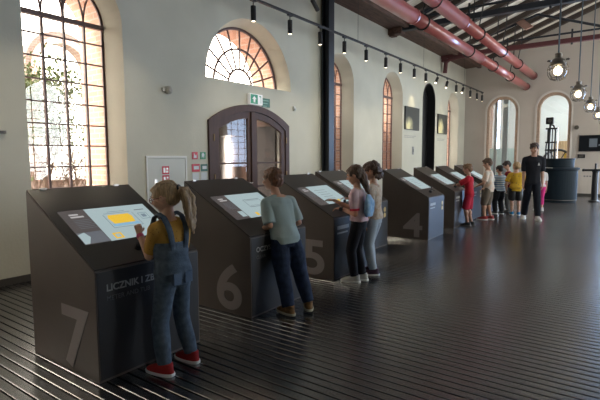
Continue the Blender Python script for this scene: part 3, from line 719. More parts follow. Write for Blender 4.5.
    if sub: text_mesh(sub, .045, M_text2, 'subtitle_lettering', t, Matrix.Translation((.005, .075, .55)) @ RF, .001)
    for k in range(2):
        bm = B(); c = (KW - .13, .62 - .095 * k)
        prism(bm, [(.0042, c[0] + .043 * math.cos(a), c[1] + .043 * math.sin(a)) for a in [PI / 6 + PI / 3 * j for j in range(6)]], (.004, 0, 0), bev=.0); obj('hexagon_emblem', bm, M_gold, t)
    # joystick / hand control on the low edge
    bm = B(); p = slope_pt(.42, .86, .0); tube(bm, [p, p + V((.02, 0, .03))], .03, 12); c_ = obj('control_base', bm, M_black, t)
    bm = B(); tube(bm, [p + V((.01, 0, .02)), p + V((.03, .0, .09))], .008, 8); ball(bm, p + V((.033, 0, .10)), .02, sub=2)
    tube(bm, [p + V((.0, .03, .01)), p + V((.0, .10, .05)), p + V((.03, .16, .02))], .007, 6); obj('control_lever', bm, M_black, c_)
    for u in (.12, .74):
        bm = B(); q = slope_pt(u, .012, .0); box(bm, (q.x - .012, u - .022, q.z - .004), (q.x + .016, u + .022, q.z + .014), bev=.003); obj('edge_glint', bm, M_steel, t)  # small steel tabs added as bright reflections on the back edge
    return t
M_front = mat('kiosk_front_dark', (.026, .024, .025), .4, spec=.35)
R_ = math.radians
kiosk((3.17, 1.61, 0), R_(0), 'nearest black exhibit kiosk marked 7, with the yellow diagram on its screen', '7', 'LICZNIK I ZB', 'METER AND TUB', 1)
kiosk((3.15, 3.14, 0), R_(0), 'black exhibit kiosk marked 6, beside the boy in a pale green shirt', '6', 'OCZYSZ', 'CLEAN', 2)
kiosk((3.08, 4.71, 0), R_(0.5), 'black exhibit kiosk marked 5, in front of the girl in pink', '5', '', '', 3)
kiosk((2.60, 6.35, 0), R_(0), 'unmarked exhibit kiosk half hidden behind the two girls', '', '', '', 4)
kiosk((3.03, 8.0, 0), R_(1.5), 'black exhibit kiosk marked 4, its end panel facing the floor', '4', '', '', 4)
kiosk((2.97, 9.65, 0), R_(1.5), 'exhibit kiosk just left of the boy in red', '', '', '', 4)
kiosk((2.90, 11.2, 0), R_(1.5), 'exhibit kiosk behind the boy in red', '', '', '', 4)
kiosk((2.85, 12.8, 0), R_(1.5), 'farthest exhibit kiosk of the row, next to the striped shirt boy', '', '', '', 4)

# ------------------------------------------------------------------ people
def merge(dst, src, M=None):
    if M is not None: bmesh.ops.transform(src, matrix=M, verts=src.verts)
    me = bpy.data.meshes.new('m'); src.to_mesh(me); src.free(); dst.from_mesh(me); bpy.data.meshes.remove(me)
def ik(a, b, l1, l2, hint):
    a, b = V(a), V(b); d = b - a; L = min(d.length, (l1 + l2) * .999); b = a + d.normalized() * L; d = b - a
    x = (l1 * l1 - l2 * l2 + L * L) / (2 * L); hgt = math.sqrt(max(l1 * l1 - x * x, 0)); n = d.normalized()
    h = V(hint); h = (h - n * h.dot(n)).normalized(); return a + n * x + h * hgt, b
def hand(bm, w, d, up, side, s, curl=.5):
    """w wrist, d pointing direction, up = back of the hand, side = +-1 thumb side, s hand length"""
    d = V(d).normalized(); up = V(up); up = (up - d * up.dot(d)).normalized(); x = d.cross(up) * side   # x towards thumb
    pl = s * .50; w = V(w)
    for k in range(4):
        o = (k - 1.5) * s * .105; capsule(bm, w + d * s * .06 - x * o * .55, w + d * pl - x * o, s * .085, s * .075, 8)
        L = s * (.40, .46, .42, .32)[k]; r = s * (.052, .054, .052, .045)[k]; p = w + d * pl - x * o; a = 0.
        for j, f in enumerate((.45, .32, .23)):
            a += curl * (.45, .75, .55)[j] * (1 + .12 * k); q = p + (d * math.cos(a) - up * math.sin(a)) * L * f; capsule(bm, p, q, r * (1 - .06 * j), r * (.94 - .06 * j), 8); p = q
    p = w + d * s * .14 + x * s * .12; q = p + (d * .7 + x * .75 - up * .25).normalized() * s * .24; capsule(bm, p, q, s * .075, s * .06, 8)
    q2 = q + (d * .95 + x * .15 - up * .3).normalized() * s * .2; capsule(bm, q, q2, s * .058, s * .048, 8)
def skin(name, col): return mat('skin_' + name, col, .5, spec=.4, var=.05, vscale=20)
M_eyew = mat('eye_white', (.75, .73, .7), .3); M_eyed = mat('eye_dark', (.03, .02, .015), .2)

def person(key, label, loc, facing, h, adult=False, hip=(0, 0), lean=0., turn=0., nod=.1, feet=((-.055, .0, .1), (.055, 0, -.1)),
           hands=((-.13, .03, .44), (.13, .03, .44)), hints=((-.4, -1, -.3), (.4, -1, -.3)), hdir=(None, None), curl=(.5, .5), skincol=(.55, .33, .23), hair='short', haircol=(.1, .06, .035),
           shirt=None, sleeve=.55, hem=.50, legs=None, leglen=.055, loose=1., shoe=None, sole=None, slim=1., voxel=.005, extra=(), group=None, toes=None, seated=False):
    t = thing('person', label, 'person', loc, R_(facing - 90), group)
    S = h; sk = skin(key, skincol)
    hu = (.067 if adult else .082) * S            # half head height
    shz, shx = (.815, .118) if adult else (.785, .102)
    LN = lambda z: V((hip[0] * S, hip[1] * S + max(0, z - .5) * S * math.tan(lean), 0))   # offset of the torso at height z
    def pt(x, y, z): return V((x * S, y * S, z * S)) + LN(z)
    g = slim
    # ---- torso rings (x half width, y half depth)
    tor = [(.47, .083, .058, 0), (.53, .093 * 1, .066, -.004), (.60, .080, .056, 0), (.68, .088, .060, .002), (.745, .094, .062, 0), (.778, .082, .050, -.004), (shz + .022, .046, .036, -.006)]
    if adult: tor = [(.47, .085, .058, 0), (.53, .090, .062, -.004), (.60, .082, .055, 0), (.69, .096, .062, .004), (.765, .108, .064, 0), (.80, .090, .052, -.004), (.84, .046, .036, -.006)]
    def rings(grow, z0=.46, z1=2, pad=None):
        out = []
        zs = [r[0] for r in tor]
        def at(z):
            for i in range(len(tor) - 1):
                if tor[i][0] <= z <= tor[i + 1][0]:
                    f = (z - tor[i][0]) / (tor[i + 1][0] - tor[i][0]); return [tor[i][j] * (1 - f) + tor[i + 1][j] * f for j in range(4)]
            return list(tor[-1] if z > tor[-1][0] else tor[0])
        zz = sorted(set([max(z0, zs[0])] + [z for z in zs if z0 < z < z1] + [min(z1, zs[-1])]))
        if z0 < zs[0]: zz = [z0] + zz
        for z in zz:
            r = at(z); o = LN(z); out.append((o.x, o.y + r[3] * S, z * S, r[1] * S * g + grow, r[2] * S * g + grow))
        return out
    bm = B(); loft(bm, rings(0.), 28)
    nk = shz + .01; hz = 1 - .082 * 1.0 if not adult else 1 - .067
    hc = pt(0, .018 if not adult else .014, 0); hc = V((hip[0] * S, hip[1] * S + (hz - .5) * S * math.tan(lean) + .012 * S, hz * S))
    capsule(bm, pt(0, -.008, shz - .01), hc + V((0, -.15 * hu, -.55 * hu)), .034 * S, .030 * S)
    # ---- limbs
    J = {}
    for i, s in ((0, -1), (1, 1)):
        sh = pt(s * shx * g, -.004, shz - .026); capsule(bm, pt(s * shx * .35, -.004, shz + .002), sh, .030 * S, .031 * S * (1.1 if adult else 1))
        target = V(hands[i]) * S
        el, wr = ik(sh, target, .165 * S, .150 * S, hints[i])
        J['sh', i], J['el', i], J['wr', i] = sh, el, wr
        capsule(bm, sh, el, .030 * S * (1.1 if adult else 1), .0225 * S); capsule(bm, el, wr, .0235 * S, .0155 * S)
        d = V(hdir[i]) if hdir[i] else (wr - el)
        up = V((0, 0, 1)) if abs(d.normalized().z) < .8 else V((s, 0.2, 0)); hand(bm, wr, d, up, s * -1 if abs(d.normalized().z) < .8 else (1 if s > 0 else -1), .095 * S, curl[i])
        fx, fy, fr = feet[i]; hp = V((hip[0] * S + s * .050 * S * g, hip[1] * S, .49 * S)); an = V((fx * S, fy * S, .045 * S))
        fd = V((math.sin(-fr) * -1, math.cos(fr), 0)) if 0 else V((-math.sin(fr), math.cos(fr), 0))
        kn, an = ik(hp, an, .228 * S, .225 * S, fd)
        J['hp', i], J['kn', i], J['an', i], J['fd', i] = hp, kn, an, fd
        capsule(bm, hp, kn, .052 * S * g, .034 * S); capsule(bm, kn + V((0, 0, -.01 * S)), an, .033 * S, .021 * S)
        ball(bm, kn + (an - kn) * .28 - fd * .008 * S, (.032 * S, .033 * S, .06 * S), sub=2)
        capsule(bm, an + V((0, 0, -.02 * S)), an + fd * .09 * S + V((0, 0, -.027 * S)), .020 * S, .016 * S)
    # ---- head
    HM = Matrix.Translation(hc) @ Euler((-nod, 0, R_(turn))).to_matrix().to_4x4()
    hb = B(); u = hu
    ball(hb, (0, -.10 * u, .16 * u), (.74 * u, .88 * u, .82 * u)); ball(hb, (0, .18 * u, -.28 * u), (.58 * u, .58 * u, .66 * u)); ball(hb, (0, .46 * u, -.70 * u), (.24 * u, .22 * u, .20 * u))
    ball(hb, (0, .0, -.42 * u), (.52 * u, .50 * u, .42 * u))
    capsule(hb, (0, .74 * u, .08 * u), (0, .90 * u, -.17 * u), .07 * u, .115 * u, 10)
    ball(hb, (0, .70 * u, -.42 * u), (.22 * u, .12 * u, .05 * u), sub=2); ball(hb, (0, .68 * u, -.52 * u), (.18 * u, .12 * u, .06 * u), sub=2)
    for s in (-1, 1):
        ball(hb, (s * .34 * u, .50 * u, -.24 * u), .28 * u, sub=2); ball(hb, (s * .29 * u, .63 * u, .20 * u), (.24 * u, .16 * u, .09 * u), sub=2)
        ball(hb, (s * .74 * u, -.02 * u, -.06 * u), (.07 * u, .17 * u, .24 * u), rot=Euler((.15, 0, s * -.35)).to_matrix(), sub=2)
    merge(bm, hb, HM)
    bm = remesh(bm, voxel, 2); obj('body', bm, sk, t, smooth=True)
    for s in (-1, 1):
        bm = B(); ball(bm, HM @ V((s * .29 * u, .655 * u, .03 * u)), .088 * u, sub=2); e = obj('eye', bm, M_eyew, t, smooth=True)
        bm = B(); ball(bm, HM @ V((s * .29 * u, .705 * u, .02 * u)), .05 * u, sub=2); obj('iris', bm, M_eyed, e, smooth=True)
        bm = B(); tube(bm, [HM @ V((s * .16 * u, .80 * u, .24 * u)), HM @ V((s * .30 * u, .79 * u, .28 * u)), HM @ V((s * .44 * u, .69 * u, .24 * u))], .03 * u, 6); obj('eyebrow', bm, mat('brow_' + key, tuple(c * .7 for c in haircol), .8) if ('brow_' + key) not in bpy.data.materials else bpy.data.materials['brow_' + key], t)
    # ---- hair
    mh = mat('hair_' + key, haircol, .45, spec=.4, var=.35, vscale=9, stretch=(9, 9, 1.2), bump=.5, bscale=30)
    hb = B()
    ball(hb, (0, -.14 * u, .30 * u), (.80 * u, .90 * u, .78 * u)); ball(hb, (0, -.42 * u, -.02 * u), (.72 * u, .60 * u, .66 * u))
    for s in (-1, 1): ball(hb, (s * .66 * u, .12 * u, .25 * u), (.14 * u, .34 * u, .34 * u), sub=2)
    fold = .05 * u
    if hair in ('short', 'tousled', 'man'):
        ball(hb, (.1 * u, .52 * u, .66 * u), (.52 * u, .36 * u, .26 * u), sub=2); ball(hb, (0, -.1 * u, .74 * u), (.6 * u, .6 * u, .38 * u), sub=2)
        if hair != 'short':
            rnd = random.Random(len(key))
            for k in range(26):
                a = rnd.uniform(0, 2 * PI); q = V((math.cos(a) * .62 * u, math.sin(a) * .68 * u - .1 * u, rnd.uniform(.35, .85) * u)); capsule(hb, q, q + V((rnd.uniform(-.2, .2), rnd.uniform(-.2, .2), rnd.uniform(.05, .28))) * u, .14 * u, .05 * u, 6)
        fold = .10 * u
    if hair == 'ponytail':
        ball(hb, (0, .42 * u, .62 * u), (.56 * u, .36 * u, .24 * u), sub=2); ball(hb, (0, -.98 * u, .20 * u), .26 * u, sub=2)
        for ox, oy, k in ((0, 0, 1), (.16, -.05, .92), (-.14, .04, .95), (.05, -.15, .86)):
            tube(hb, [((ox) * u, -.95 * u, .20 * u), ((ox * 1.4) * u, (-1.28 + oy) * u, .06 * u), (ox * 1.9 * u, (-1.40 + oy) * u, -.5 * u), (ox * 2.1 * u, (-1.28 + oy) * u, -1.3 * u), (ox * 1.8 * u, (-1.18 + oy) * u, -2.1 * u * k), (ox * 1.5 * u, (-1.10 + oy) * u, -2.75 * u * k)], [.2 * u, .27 * u, .29 * u, .26 * u, .19 * u, .05 * u], 10)
        fold = .07 * u
    if hair == 'long':
        ball(hb, (0, .42 * u, .62 * u), (.56 * u, .36 * u, .24 * u), sub=2)
        tube(hb, [(0, -.55 * u, .2 * u), (0, -.72 * u, -.5 * u), (0, -.74 * u, -1.2 * u), (0, -.82 * u, -2.0 * u), (0, -.80 * u, -2.5 * u)], [.55 * u, .5 * u, .36 * u, .26 * u, .08 * u], 12)
        fold = .06 * u
    if hair == 'curly':
        ball(hb, (0, .42 * u, .62 * u), (.60 * u, .36 * u, .28 * u), sub=2); rnd = random.Random(4)
        for k in range(70):
            a = rnd.uniform(-PI * .88, -PI * .12) if k % 5 else rnd.uniform(0, 2 * PI); z = rnd.uniform(-1.05, .85) if k % 5 else rnd.uniform(.4, .9)
            rr = math.sqrt(max(.2, 1 - max(z, -.2) ** 2)); ball(hb, (math.cos(a) * .80 * u * rr, (math.sin(a) * .82 - .15) * u * rr, z * u), rnd.uniform(.2, .27) * u, sub=1)
        fold = .10 * u
    hb = remesh(hb, max(voxel, .045 * u), 1, fold, 9 / u * .1 * 6, len(key)); bmesh.ops.transform(hb, matrix=HM, verts=hb.verts); hr = obj('hair', hb, mh, t, smooth=True)
    if hair == 'ponytail':
        bm = B(); tube(bm, [(.30 * u * math.cos(a), -1.06 * u, .20 * u + .30 * u * math.sin(a)) for a in [2 * PI * k / 16 for k in range(17)]], .07 * u, 8, caps=False); bmesh.ops.transform(bm, matrix=HM, verts=bm.verts); obj('hair_tie', bm, M_black, hr)
    # ---- clothes
    cv = max(voxel * 1.2, .0065)
    if shirt:
        bm = B(); gr = .011 * S * loose
        rg = rings(gr, hem, shz + .012); rg[0] = (*rg[0][:3], rg[0][3] + .004 * S, rg[0][4] + .004 * S); loft(bm, rg, 30)
        for i, s in ((0, -1), (1, 1)):
            sh, el, wr = J['sh', i], J['el', i], J['wr', i]; e = sh + (el - sh) * min(sleeve * 1.5, 1.)
            capsule(bm, pt(s * shx * .30, -.004, shz - .002), sh, .035 * S, .0385 * S)
            tube(bm, [sh, sh + (e - sh) * .5, e], [.0385 * S, .038 * S * loose, .036 * S * loose], 16); ball(bm, sh, .0385 * S, sub=2)
            if sleeve > .7: tube(bm, [el, el + (wr - el) * (sleeve - .7) * 3], [.036 * S, .03 * S], 14); ball(bm, el, .038 * S, sub=2)
        bm = remesh(bm, cv, 2, .007 * S, 17 / S, len(key)); obj('shirt', bm, shirt, t, smooth=True)
    if legs:
        bm = B(); gr = .010 * S * loose
        loft(bm, [(r[0], r[1], r[2], r[3], r[4]) for r in rings(gr * .8, .46, .575)], 28)
        for i in (0, 1):
            hp, kn, an = J['hp', i], J['kn', i], J['an', i]
            a = .060 * S * g; capsule(bm, hp + V((0, 0, .01 * S)), hp + (kn - hp) * .2, a, a, 16)
            if leglen < .25:
                e = kn + (an - kn) * ((.27 - leglen) / .225)
                tube(bm, [hp, hp + (kn - hp) * .5, kn, kn + (e - kn) * .5, e], [a, .055 * S * g * loose, .046 * S * loose, .043 * S * loose, .037 * S * loose], 16)
            else:
                e = hp + (kn - hp) * ((.49 - leglen) / .228); tube(bm, [hp, (hp + e) / 2, e], [a, .057 * S * g * loose, .054 * S * g * loose], 16)
        bm = remesh(bm, cv, 2, .0055 * S, 13 / S, len(key) + 3); obj('shorts' if leglen > .2 else 'trousers', bm, legs, t, smooth=True)
    for i in (0, 1):
        an, fd = J['an', i], J['fd', i]; q = V((-fd.y, fd.x, 0)); c = V((an.x, an.y, an.z - .045 * S)); k = S * (1.0 if not adult else .92)
        M = Matrix(((-q.x, fd.x, 0, c.x), (-q.y, fd.y, 0, c.y), (0, 0, 1, c.z), (0, 0, 0, 1)))
        bm = B(); loft(bm, [(0, .034 * k, .012 * k, .032 * k, .088 * k), (0, .034 * k, .024 * k, .031 * k, .086 * k), (0, .022 * k, .038 * k, .029 * k, .070 * k), (0, -.004 * k, .052 * k, .026 * k, .042 * k), (0, -.016 * k, .066 * k, .024 * k, .028 * k)], 20, 2.4)
        bmesh.ops.subdivide_edges(bm, edges=bm.edges, cuts=1, use_grid_fill=True); bmesh.ops.smooth_vert(bm, verts=bm.verts, factor=.5, use_axis_x=True, use_axis_y=True, use_axis_z=True); bmesh.ops.transform(bm, matrix=M, verts=bm.verts); so = obj('shoe', bm, shoe or M_black, t, smooth=True)
        bm = B(); loft(bm, [(0, .034 * k, 0, .033 * k, .090 * k), (0, .034 * k, .010 * k, .035 * k, .092 * k), (0, .034 * k, .016 * k, .033 * k, .090 * k)], 20, 2.6); bmesh.ops.transform(bm, matrix=M, verts=bm.verts); obj('sole', bm, sole or M_white, so)
    t_J = J; J['HM'] = HM; J['u'] = u; J['S'] = S; J['rings'] = rings; J['pt'] = pt
    return t, J
def ring_on(t, J, i, f, m, name, r=.020, w=.008, frac=.9):
    """band round the forearm near the wrist; i arm"""
    S = J['S']; el, wr = J['el', i], J['wr', i]; p = el + (wr - el) * frac; d = (wr - el).normalized()
    bm = B(); tube(bm, [p - d * w * S, p + d * w * S], r * S, 16); o = obj(name, bm, m, t)
    if name == 'wristwatch':
        a, b = frame_of(d); bm = B(); q = p + a * f * r * S; tube(bm, [q - a * .004 * f, q + a * .012 * f], .017 * S, 14); obj('watch_case', bm, M_black, o)
    return o
def cloth(name, c, **k): return mat(name, c, .85, spec=.25, bump=.25, bscale=120, **k)
def stripe_mat(name, c1, c2, scale, axis='Z'):
    m = mat(name, c1, .85, spec=.2); nt = m.node_tree; tc = nt.nodes.new('ShaderNodeTexCoord'); w = nt.nodes.new('ShaderNodeTexWave'); w.wave_type = 'BANDS'; w.bands_direction = axis
    w.inputs['Scale'].default_value = scale; w.inputs['Distortion'].default_value = .6; r = nt.nodes.new('ShaderNodeValToRGB'); r.color_ramp.interpolation = 'CONSTANT'
    r.color_ramp.elements[0].color = (*c1, 1); r.color_ramp.elements[1].color = (*c2, 1); r.color_ramp.elements[1].position = .5
    nt.links.new(tc.outputs['Object'], w.inputs[0]); nt.links.new(w.outputs[1], r.inputs[0]); nt.links.new(r.outputs[0], nt.nodes['Principled BSDF'].inputs['Base Color']); return m
def dot_mat(name, c1, c2, scale, thr=.25):
    m = mat(name, c1, .85, spec=.2); nt = m.node_tree; tc = nt.nodes.new('ShaderNodeTexCoord'); w = nt.nodes.new('ShaderNodeTexVoronoi'); w.inputs['Scale'].default_value = scale
    r = nt.nodes.new('ShaderNodeValToRGB'); r.color_ramp.interpolation = 'CONSTANT'; r.color_ramp.elements[0].color = (*c2, 1); r.color_ramp.elements[1].color = (*c1, 1); r.color_ramp.elements[1].position = thr
    nt.links.new(tc.outputs['Object'], w.inputs[0]); nt.links.new(w.outputs[0], r.inputs[0]); nt.links.new(r.outputs[0], nt.nodes['Principled BSDF'].inputs['Base Color']); return m

# girl at kiosk 7
denim = cloth('denim_blue', (.085, .115, .15), var=.25, vscale=25)
t, J = person('girlseven', 'girl in mustard T-shirt and denim dungarees with blonde ponytail at kiosk 7', (3.41, 2.07, 0), 180, 1.335, hip=(0, .02), lean=.08, turn=32, nod=.28,
    feet=((-.085, .0, .2), (.10, .01, .05)), hands=((-.06, .215, .715), (.09, .20, .69)), hints=((-.15, -.8, -1.3), (.2, -.6, -1)), hdir=((.25, .55, .8), (0, .8, .3)), curl=(.9, .7),
    skincol=(.62, .37, .25), hair='ponytail', haircol=(.40, .27, .14), shirt=dot_mat('mustard_dotted', (.50, .28, .06), (.25, .12, .04), 55, .2), sleeve=.55, hem=.52, legs=denim, loose=1.0, slim=.92, shoe=cloth('red_sneaker', (.30, .02, .02)), sole=M_white, voxel=.0045)
S = J['S']; o0 = J['pt']
bm = B(); loft(bm, J['rings'](.020 * S, .49, .69), 30); bm = remesh(bm, .006, 1, .004, 12); bib = obj('dungaree_bib', bm, denim, t, smooth=True)
for s in (-1, 1):
    bm = B(); P_ = J['pt']; tube(bm, [P_(s * .040, -.070, .655), P_(s * .046, -.074, .70), P_(s * .052, -.074, .745), P_(s * .056, -.062, .785), P_(s * .058, -.035, .822), P_(s * .058, .0, .835), P_(s * .056, .04, .815), P_(s * .052, .075, .76), P_(s * .05, .078, .66)], .018 * S, 8, flat=.45); obj('strap', bm, denim, bib)
bm = B(); P_ = J['pt']; box(bm, P_(-.060, -.0835, .475), P_(-.012, -.074, .535), bev=.002); box(bm, P_(.012, -.0835, .475), P_(.060, -.074, .535), bev=.002); obj('back_pocket', bm, cloth('denim_dark', (.10, .14, .20)), bib)
ring_on(t, J, 0, 1, mat('pink_band', (.75, .12, .22), .5), 'bracelet', .0195, .010, .90)
# glasses
u = J['u']; HM = J['HM']; bm = B()
for s in (-1, 1):
    tube(bm, [HM @ V((s * .31 * u + .20 * u * math.cos(a), .86 * u, .02 * u + .17 * u * math.sin(a))) for a in [2 * PI * k / 16 for k in range(17)]], .022 * u, 6, caps=False)
    tube(bm, [HM @ V((s * .50 * u, .84 * u, .05 * u)), HM @ V((s * .74 * u, .45 * u, .04 * u)), HM @ V((s * .80 * u, -.05 * u, .02 * u))], .022 * u, 6)
tube(bm, [HM @ V((-.1 * u, .88 * u, .05 * u)), HM @ V((.1 * u, .88 * u, .05 * u))], .022 * u, 6); obj('glasses', bm, mat('glasses_red', (.20, .03, .04), .3), t)

# boy at kiosk 6
person('boysix', 'boy in pale green T-shirt and dark blue trousers standing at kiosk 6', (3.41, 3.49, 0), 162, 1.39, hip=(.0, .125), lean=.34, turn=22, nod=-.02,
    feet=((-.065, -.01, .1), (.095, -.03, -.55)), hands=((-.11, .28, .56), (.12, .28, .56)), hints=((-.1, -.8, -1), (.15, -.8, -1)), hdir=((.2, 1, .2), (0, 1, .1)),
    skincol=(.55, .30, .20), hair='short', haircol=(.17, .075, .035), shirt=cloth('pale_green_cotton', (.34, .42, .41)), sleeve=.62, hem=.485, legs=cloth('navy_denim', (.020, .032, .065), var=.3, vscale=20), loose=1.15,
    shoe=cloth('ochre_sneaker', (.22, .12, .05), var=.4, vscale=30), sole=mat('sole_cream', (.45, .42, .3), .6), slim=1.06, voxel=.0045)
# pink girl at kiosk 5
t, J = person('pinkgirl', 'girl in pale pink T-shirt and black leggings touching the screen of kiosk 5', (3.33, 4.87, 0), 190, 1.40, hip=(0, .0), lean=.06, turn=8, nod=.32,
    feet=((-.045, .02, .05), (.05, -.02, -.05)), hands=((-.06, .14, .635), (.04, .24, .69)), hints=((-.2, -.8, -1.2), (.2, -.6, -1.2)), hdir=((.1, 1, -.1), (0, 1, .15)),
    skincol=(.60, .33, .22), hair='long', haircol=(.12, .07, .04), shirt=cloth('pink_cotton', (.60, .40, .46), col2=(.66, .50, .52), vscale=14), sleeve=.5, hem=.53, legs=cloth('black_leggings', (.010, .010, .014)), loose=1.0,
    shoe=cloth('grey_white_sneaker', (.50, .48, .45)), sole=M_white, slim=.92, voxel=.0045)
ring_on(t, J, 0, -1, M_black, 'wristwatch', .0185, .008, .9)
S = J['S']; bm = B(); p = J['sh', 0] + (J['el', 0] - J['sh', 0]) * .70; d = (J['el', 0] - J['sh', 0]).normalized(); tube(bm, [p + d * .002, p + d * .028], .041 * S, 16); obj('sleeve_band', bm, cloth('red_trim', (.50, .03, .06)), t)
# blue bag on her back
t_ = thing('drawstring_bag', 'light blue cloth bag hanging on the back of the girl in pink', 'bag', (3.33 + .115, 4.88, 0.80), R_(96)); bm = B()
loft(bm, [(0, -.02, 0, .09, .03), (0, -.02, .06, .115, .045), (0, -.02, .18, .11, .04), (0, -.01, .24, .07, .02), (0, -.01, .26, .04, .012)], 24); bm = remesh(bm, .008, 1, .01, 14)
obj('sack', bm, cloth('light_blue_cloth', (.16, .34, .58), col2=(.36, .52, .68), vscale=18), t_, smooth=True)
bm = B()
for s in (-1, 1): tube(bm, [(s * .03, -.01, .25), (s * .06, .02, .30), (s * .075, .06, .34)], .006, 6)
obj('cord', bm, M_white, t_)
# curly girl
t, J = person('curlygirl', 'child with curly brown hair, beige patterned shirt and light grey leggings', (3.32, 5.30, 0), 190, 1.44, hip=(0, .0), lean=.05, turn=10, nod=.25,
    feet=((-.05, -.01, .35), (.05, .03, .0)), hands=((-.115, .05, .455), (.06, .25, .66)), hints=((-.5, -1, -.2), (.6, -.6, -1)), curl=(.8, .5),
    skincol=(.55, .32, .22), hair='curly', haircol=(.10, .055, .035), shirt=cloth('beige_patterned', (.45, .32, .22), col2=(.60, .53, .45), vscale=22), sleeve=.62, hem=.50, legs=stripe_mat('grey_blue_leggings', (.42, .48, .54), (.33, .39, .46), 30), loose=.98,
    shoe=cloth('plum_sneaker', (.06, .03, .05)), sole=M_white, slim=.95, voxel=.0045)
ring_on(t, J, 0, -1, M_black, 'wristwatch', .0185, .008, .95)
FV = .008
person('redboy', 'boy in red T-shirt and red shorts reaching over a kiosk with both arms', (3.12, 10.25, 0), 184, 1.335, hip=(0, .02), lean=.06, turn=5, nod=.15, feet=((-.05, .02, .1), (.06, -.02, -.1)),
    hands=((-.06, .31, .62), (.07, .30, .60)), hints=((-.5, -.5, -1), (.5, -.5, -1)), hdir=((0, 1, -.1), (0, 1, -.1)), skincol=(.50, .27, .19), hair='tousled', haircol=(.22, .12, .06), shirt=cloth('red_cotton', (.42, .015, .03)), hem=.47, legs=cloth('red_shorts_cloth', (.42, .02, .05)), leglen=.27, loose=1.2, slim=.92, shoe=M_black, sole=M_galv, voxel=FV)
person('whiteboy', 'boy in white T-shirt and khaki shorts behind the boy in red', (3.20, 11.45, 0), 178, 1.45, feet=((-.05, .04, .1), (.06, -.03, -.2)), hip=(0, .0), lean=.05, turn=10, nod=.3,
    hands=((-.10, .16, .55), (.11, .10, .52)), hints=((-.8, -1, -.2), (.8, -1, 0)), skincol=(.50, .28, .19), hair='short', haircol=(.10, .055, .03), shirt=cloth('white_cotton_patterned', (.62, .60, .56), col2=(.70, .50, .36), vscale=9), hem=.46, legs=cloth('khaki_cloth', (.16, .13, .10)), leglen=.24, loose=1.2, shoe=cloth('red_blue_sneaker', (.35, .05, .05)), sole=M_white, voxel=FV)
person('stripeboy', 'child in blue and white striped T-shirt and black trousers seen from behind', (3.13, 12.8, 0), 140, 1.26, feet=((-.06, .02, .1), (.06, -.02, -.1)), hands=((-.10, .16, .55), (.12, .14, .53)), hints=((-.8, -1, -.2), (.8, -1, 0)), turn=15, nod=.3,
    skincol=(.50, .28, .19), hair='short', haircol=(.03, .025, .02), shirt=stripe_mat('blue_white_stripes', (.62, .66, .70), (.20, .32, .46), 5.5), hem=.48, legs=cloth('black_trousers', (.012, .012, .016)), loose=1.2, slim=1.12, shoe=M_black, sole=M_white, voxel=FV)
person('maroonboy', 'boy in maroon T-shirt and grey trousers between the striped and the yellow shirt', (3.28, 13.35, 0), 200, 1.37, feet=((-.07, .03, .1), (.06, -.05, -.1)), hands=((-.12, .12, .52), (.12, .16, .53)), hints=((-.8, -1, -.2), (.8, -1, 0)), hip=(0, .0), lean=.14, turn=0, nod=.5,
    skincol=(.50, .28, .19), hair='short', haircol=(.04, .025, .02), shirt=cloth('maroon_cotton', (.22, .015, .03)), hem=.48, legs=cloth('grey_trousers', (.10, .10, .095)), loose=1.15, shoe=M_black, sole=M_black, voxel=FV)
person('yellowboy', 'blond boy in yellow patterned T-shirt, black shorts and blue shoes beside the man', (3.54, 12.75, 0), 110, 1.35, feet=((-.05, .02, .1), (.06, -.02, -.1)), hands=((-.16, .04, .47), (.13, .12, .52)), hints=((-.8, -1, -.2), (.8, -1, 0)), turn=25, nod=.2,
    skincol=(.55, .32, .22), hair='short', haircol=(.42, .28, .14), shirt=dot_mat('yellow_print', (.55, .33, .03), (.18, .12, .05), 16, .22), hem=.46, legs=M_black, leglen=.28, loose=1.2, slim=1.1, shoe=cloth('blue_sneaker', (.03, .18, .40)), sole=M_white, voxel=FV)
t, J = person('man', 'man in black T-shirt, black joggers and white trainers walking and looking down', (4.02, 12.1, 0), -68, 1.80, adult=True, feet=((-.055, .10, .1), (.075, -.07, -.25)), hip=(0, .01), lean=.03, turn=-28, nod=.38,
    hands=((-.115, .03, .45), (.115, .02, .46)), hints=((-.3, -1, -.2), (.3, -1, -.2)), skincol=(.52, .30, .21), hair='man', haircol=(.045, .025, .02), shirt=cloth('black_tee', (.012, .013, .018)), sleeve=.62, hem=.47, legs=cloth('black_joggers', (.010, .012, .020)), loose=1.05, slim=.86, shoe=cloth('white_trainer', (.62, .62, .62)), sole=M_white, voxel=FV)
P_ = J['pt']; bm = B(); c = P_(-.045, .083, .73); prism(bm, [c + V(q) for q in ((-.022, 0, -.03), (.022, 0, -.03), (.012, 0, .0), (.0, 0, .035), (-.012, 0, .0))], (0, .006, 0)); obj('chest_logo', bm, M_white, t)
person('pinkchild', 'child in white top and bright pink leggings half hidden behind the man', (3.88, 14.2, 0), 120, 1.32, feet=((-.05, .0, .1), (.05, 0, -.1)), skincol=(.50, .28, .19), hair='long', haircol=(.10, .06, .04), shirt=cloth('white_top', (.6, .58, .58)), hem=.50, legs=cloth('hot_pink_leggings', (.62, .04, .22)), leglen=.12, shoe=cloth('white_shoe', (.6, .6, .6)), sole=M_white, voxel=FV)

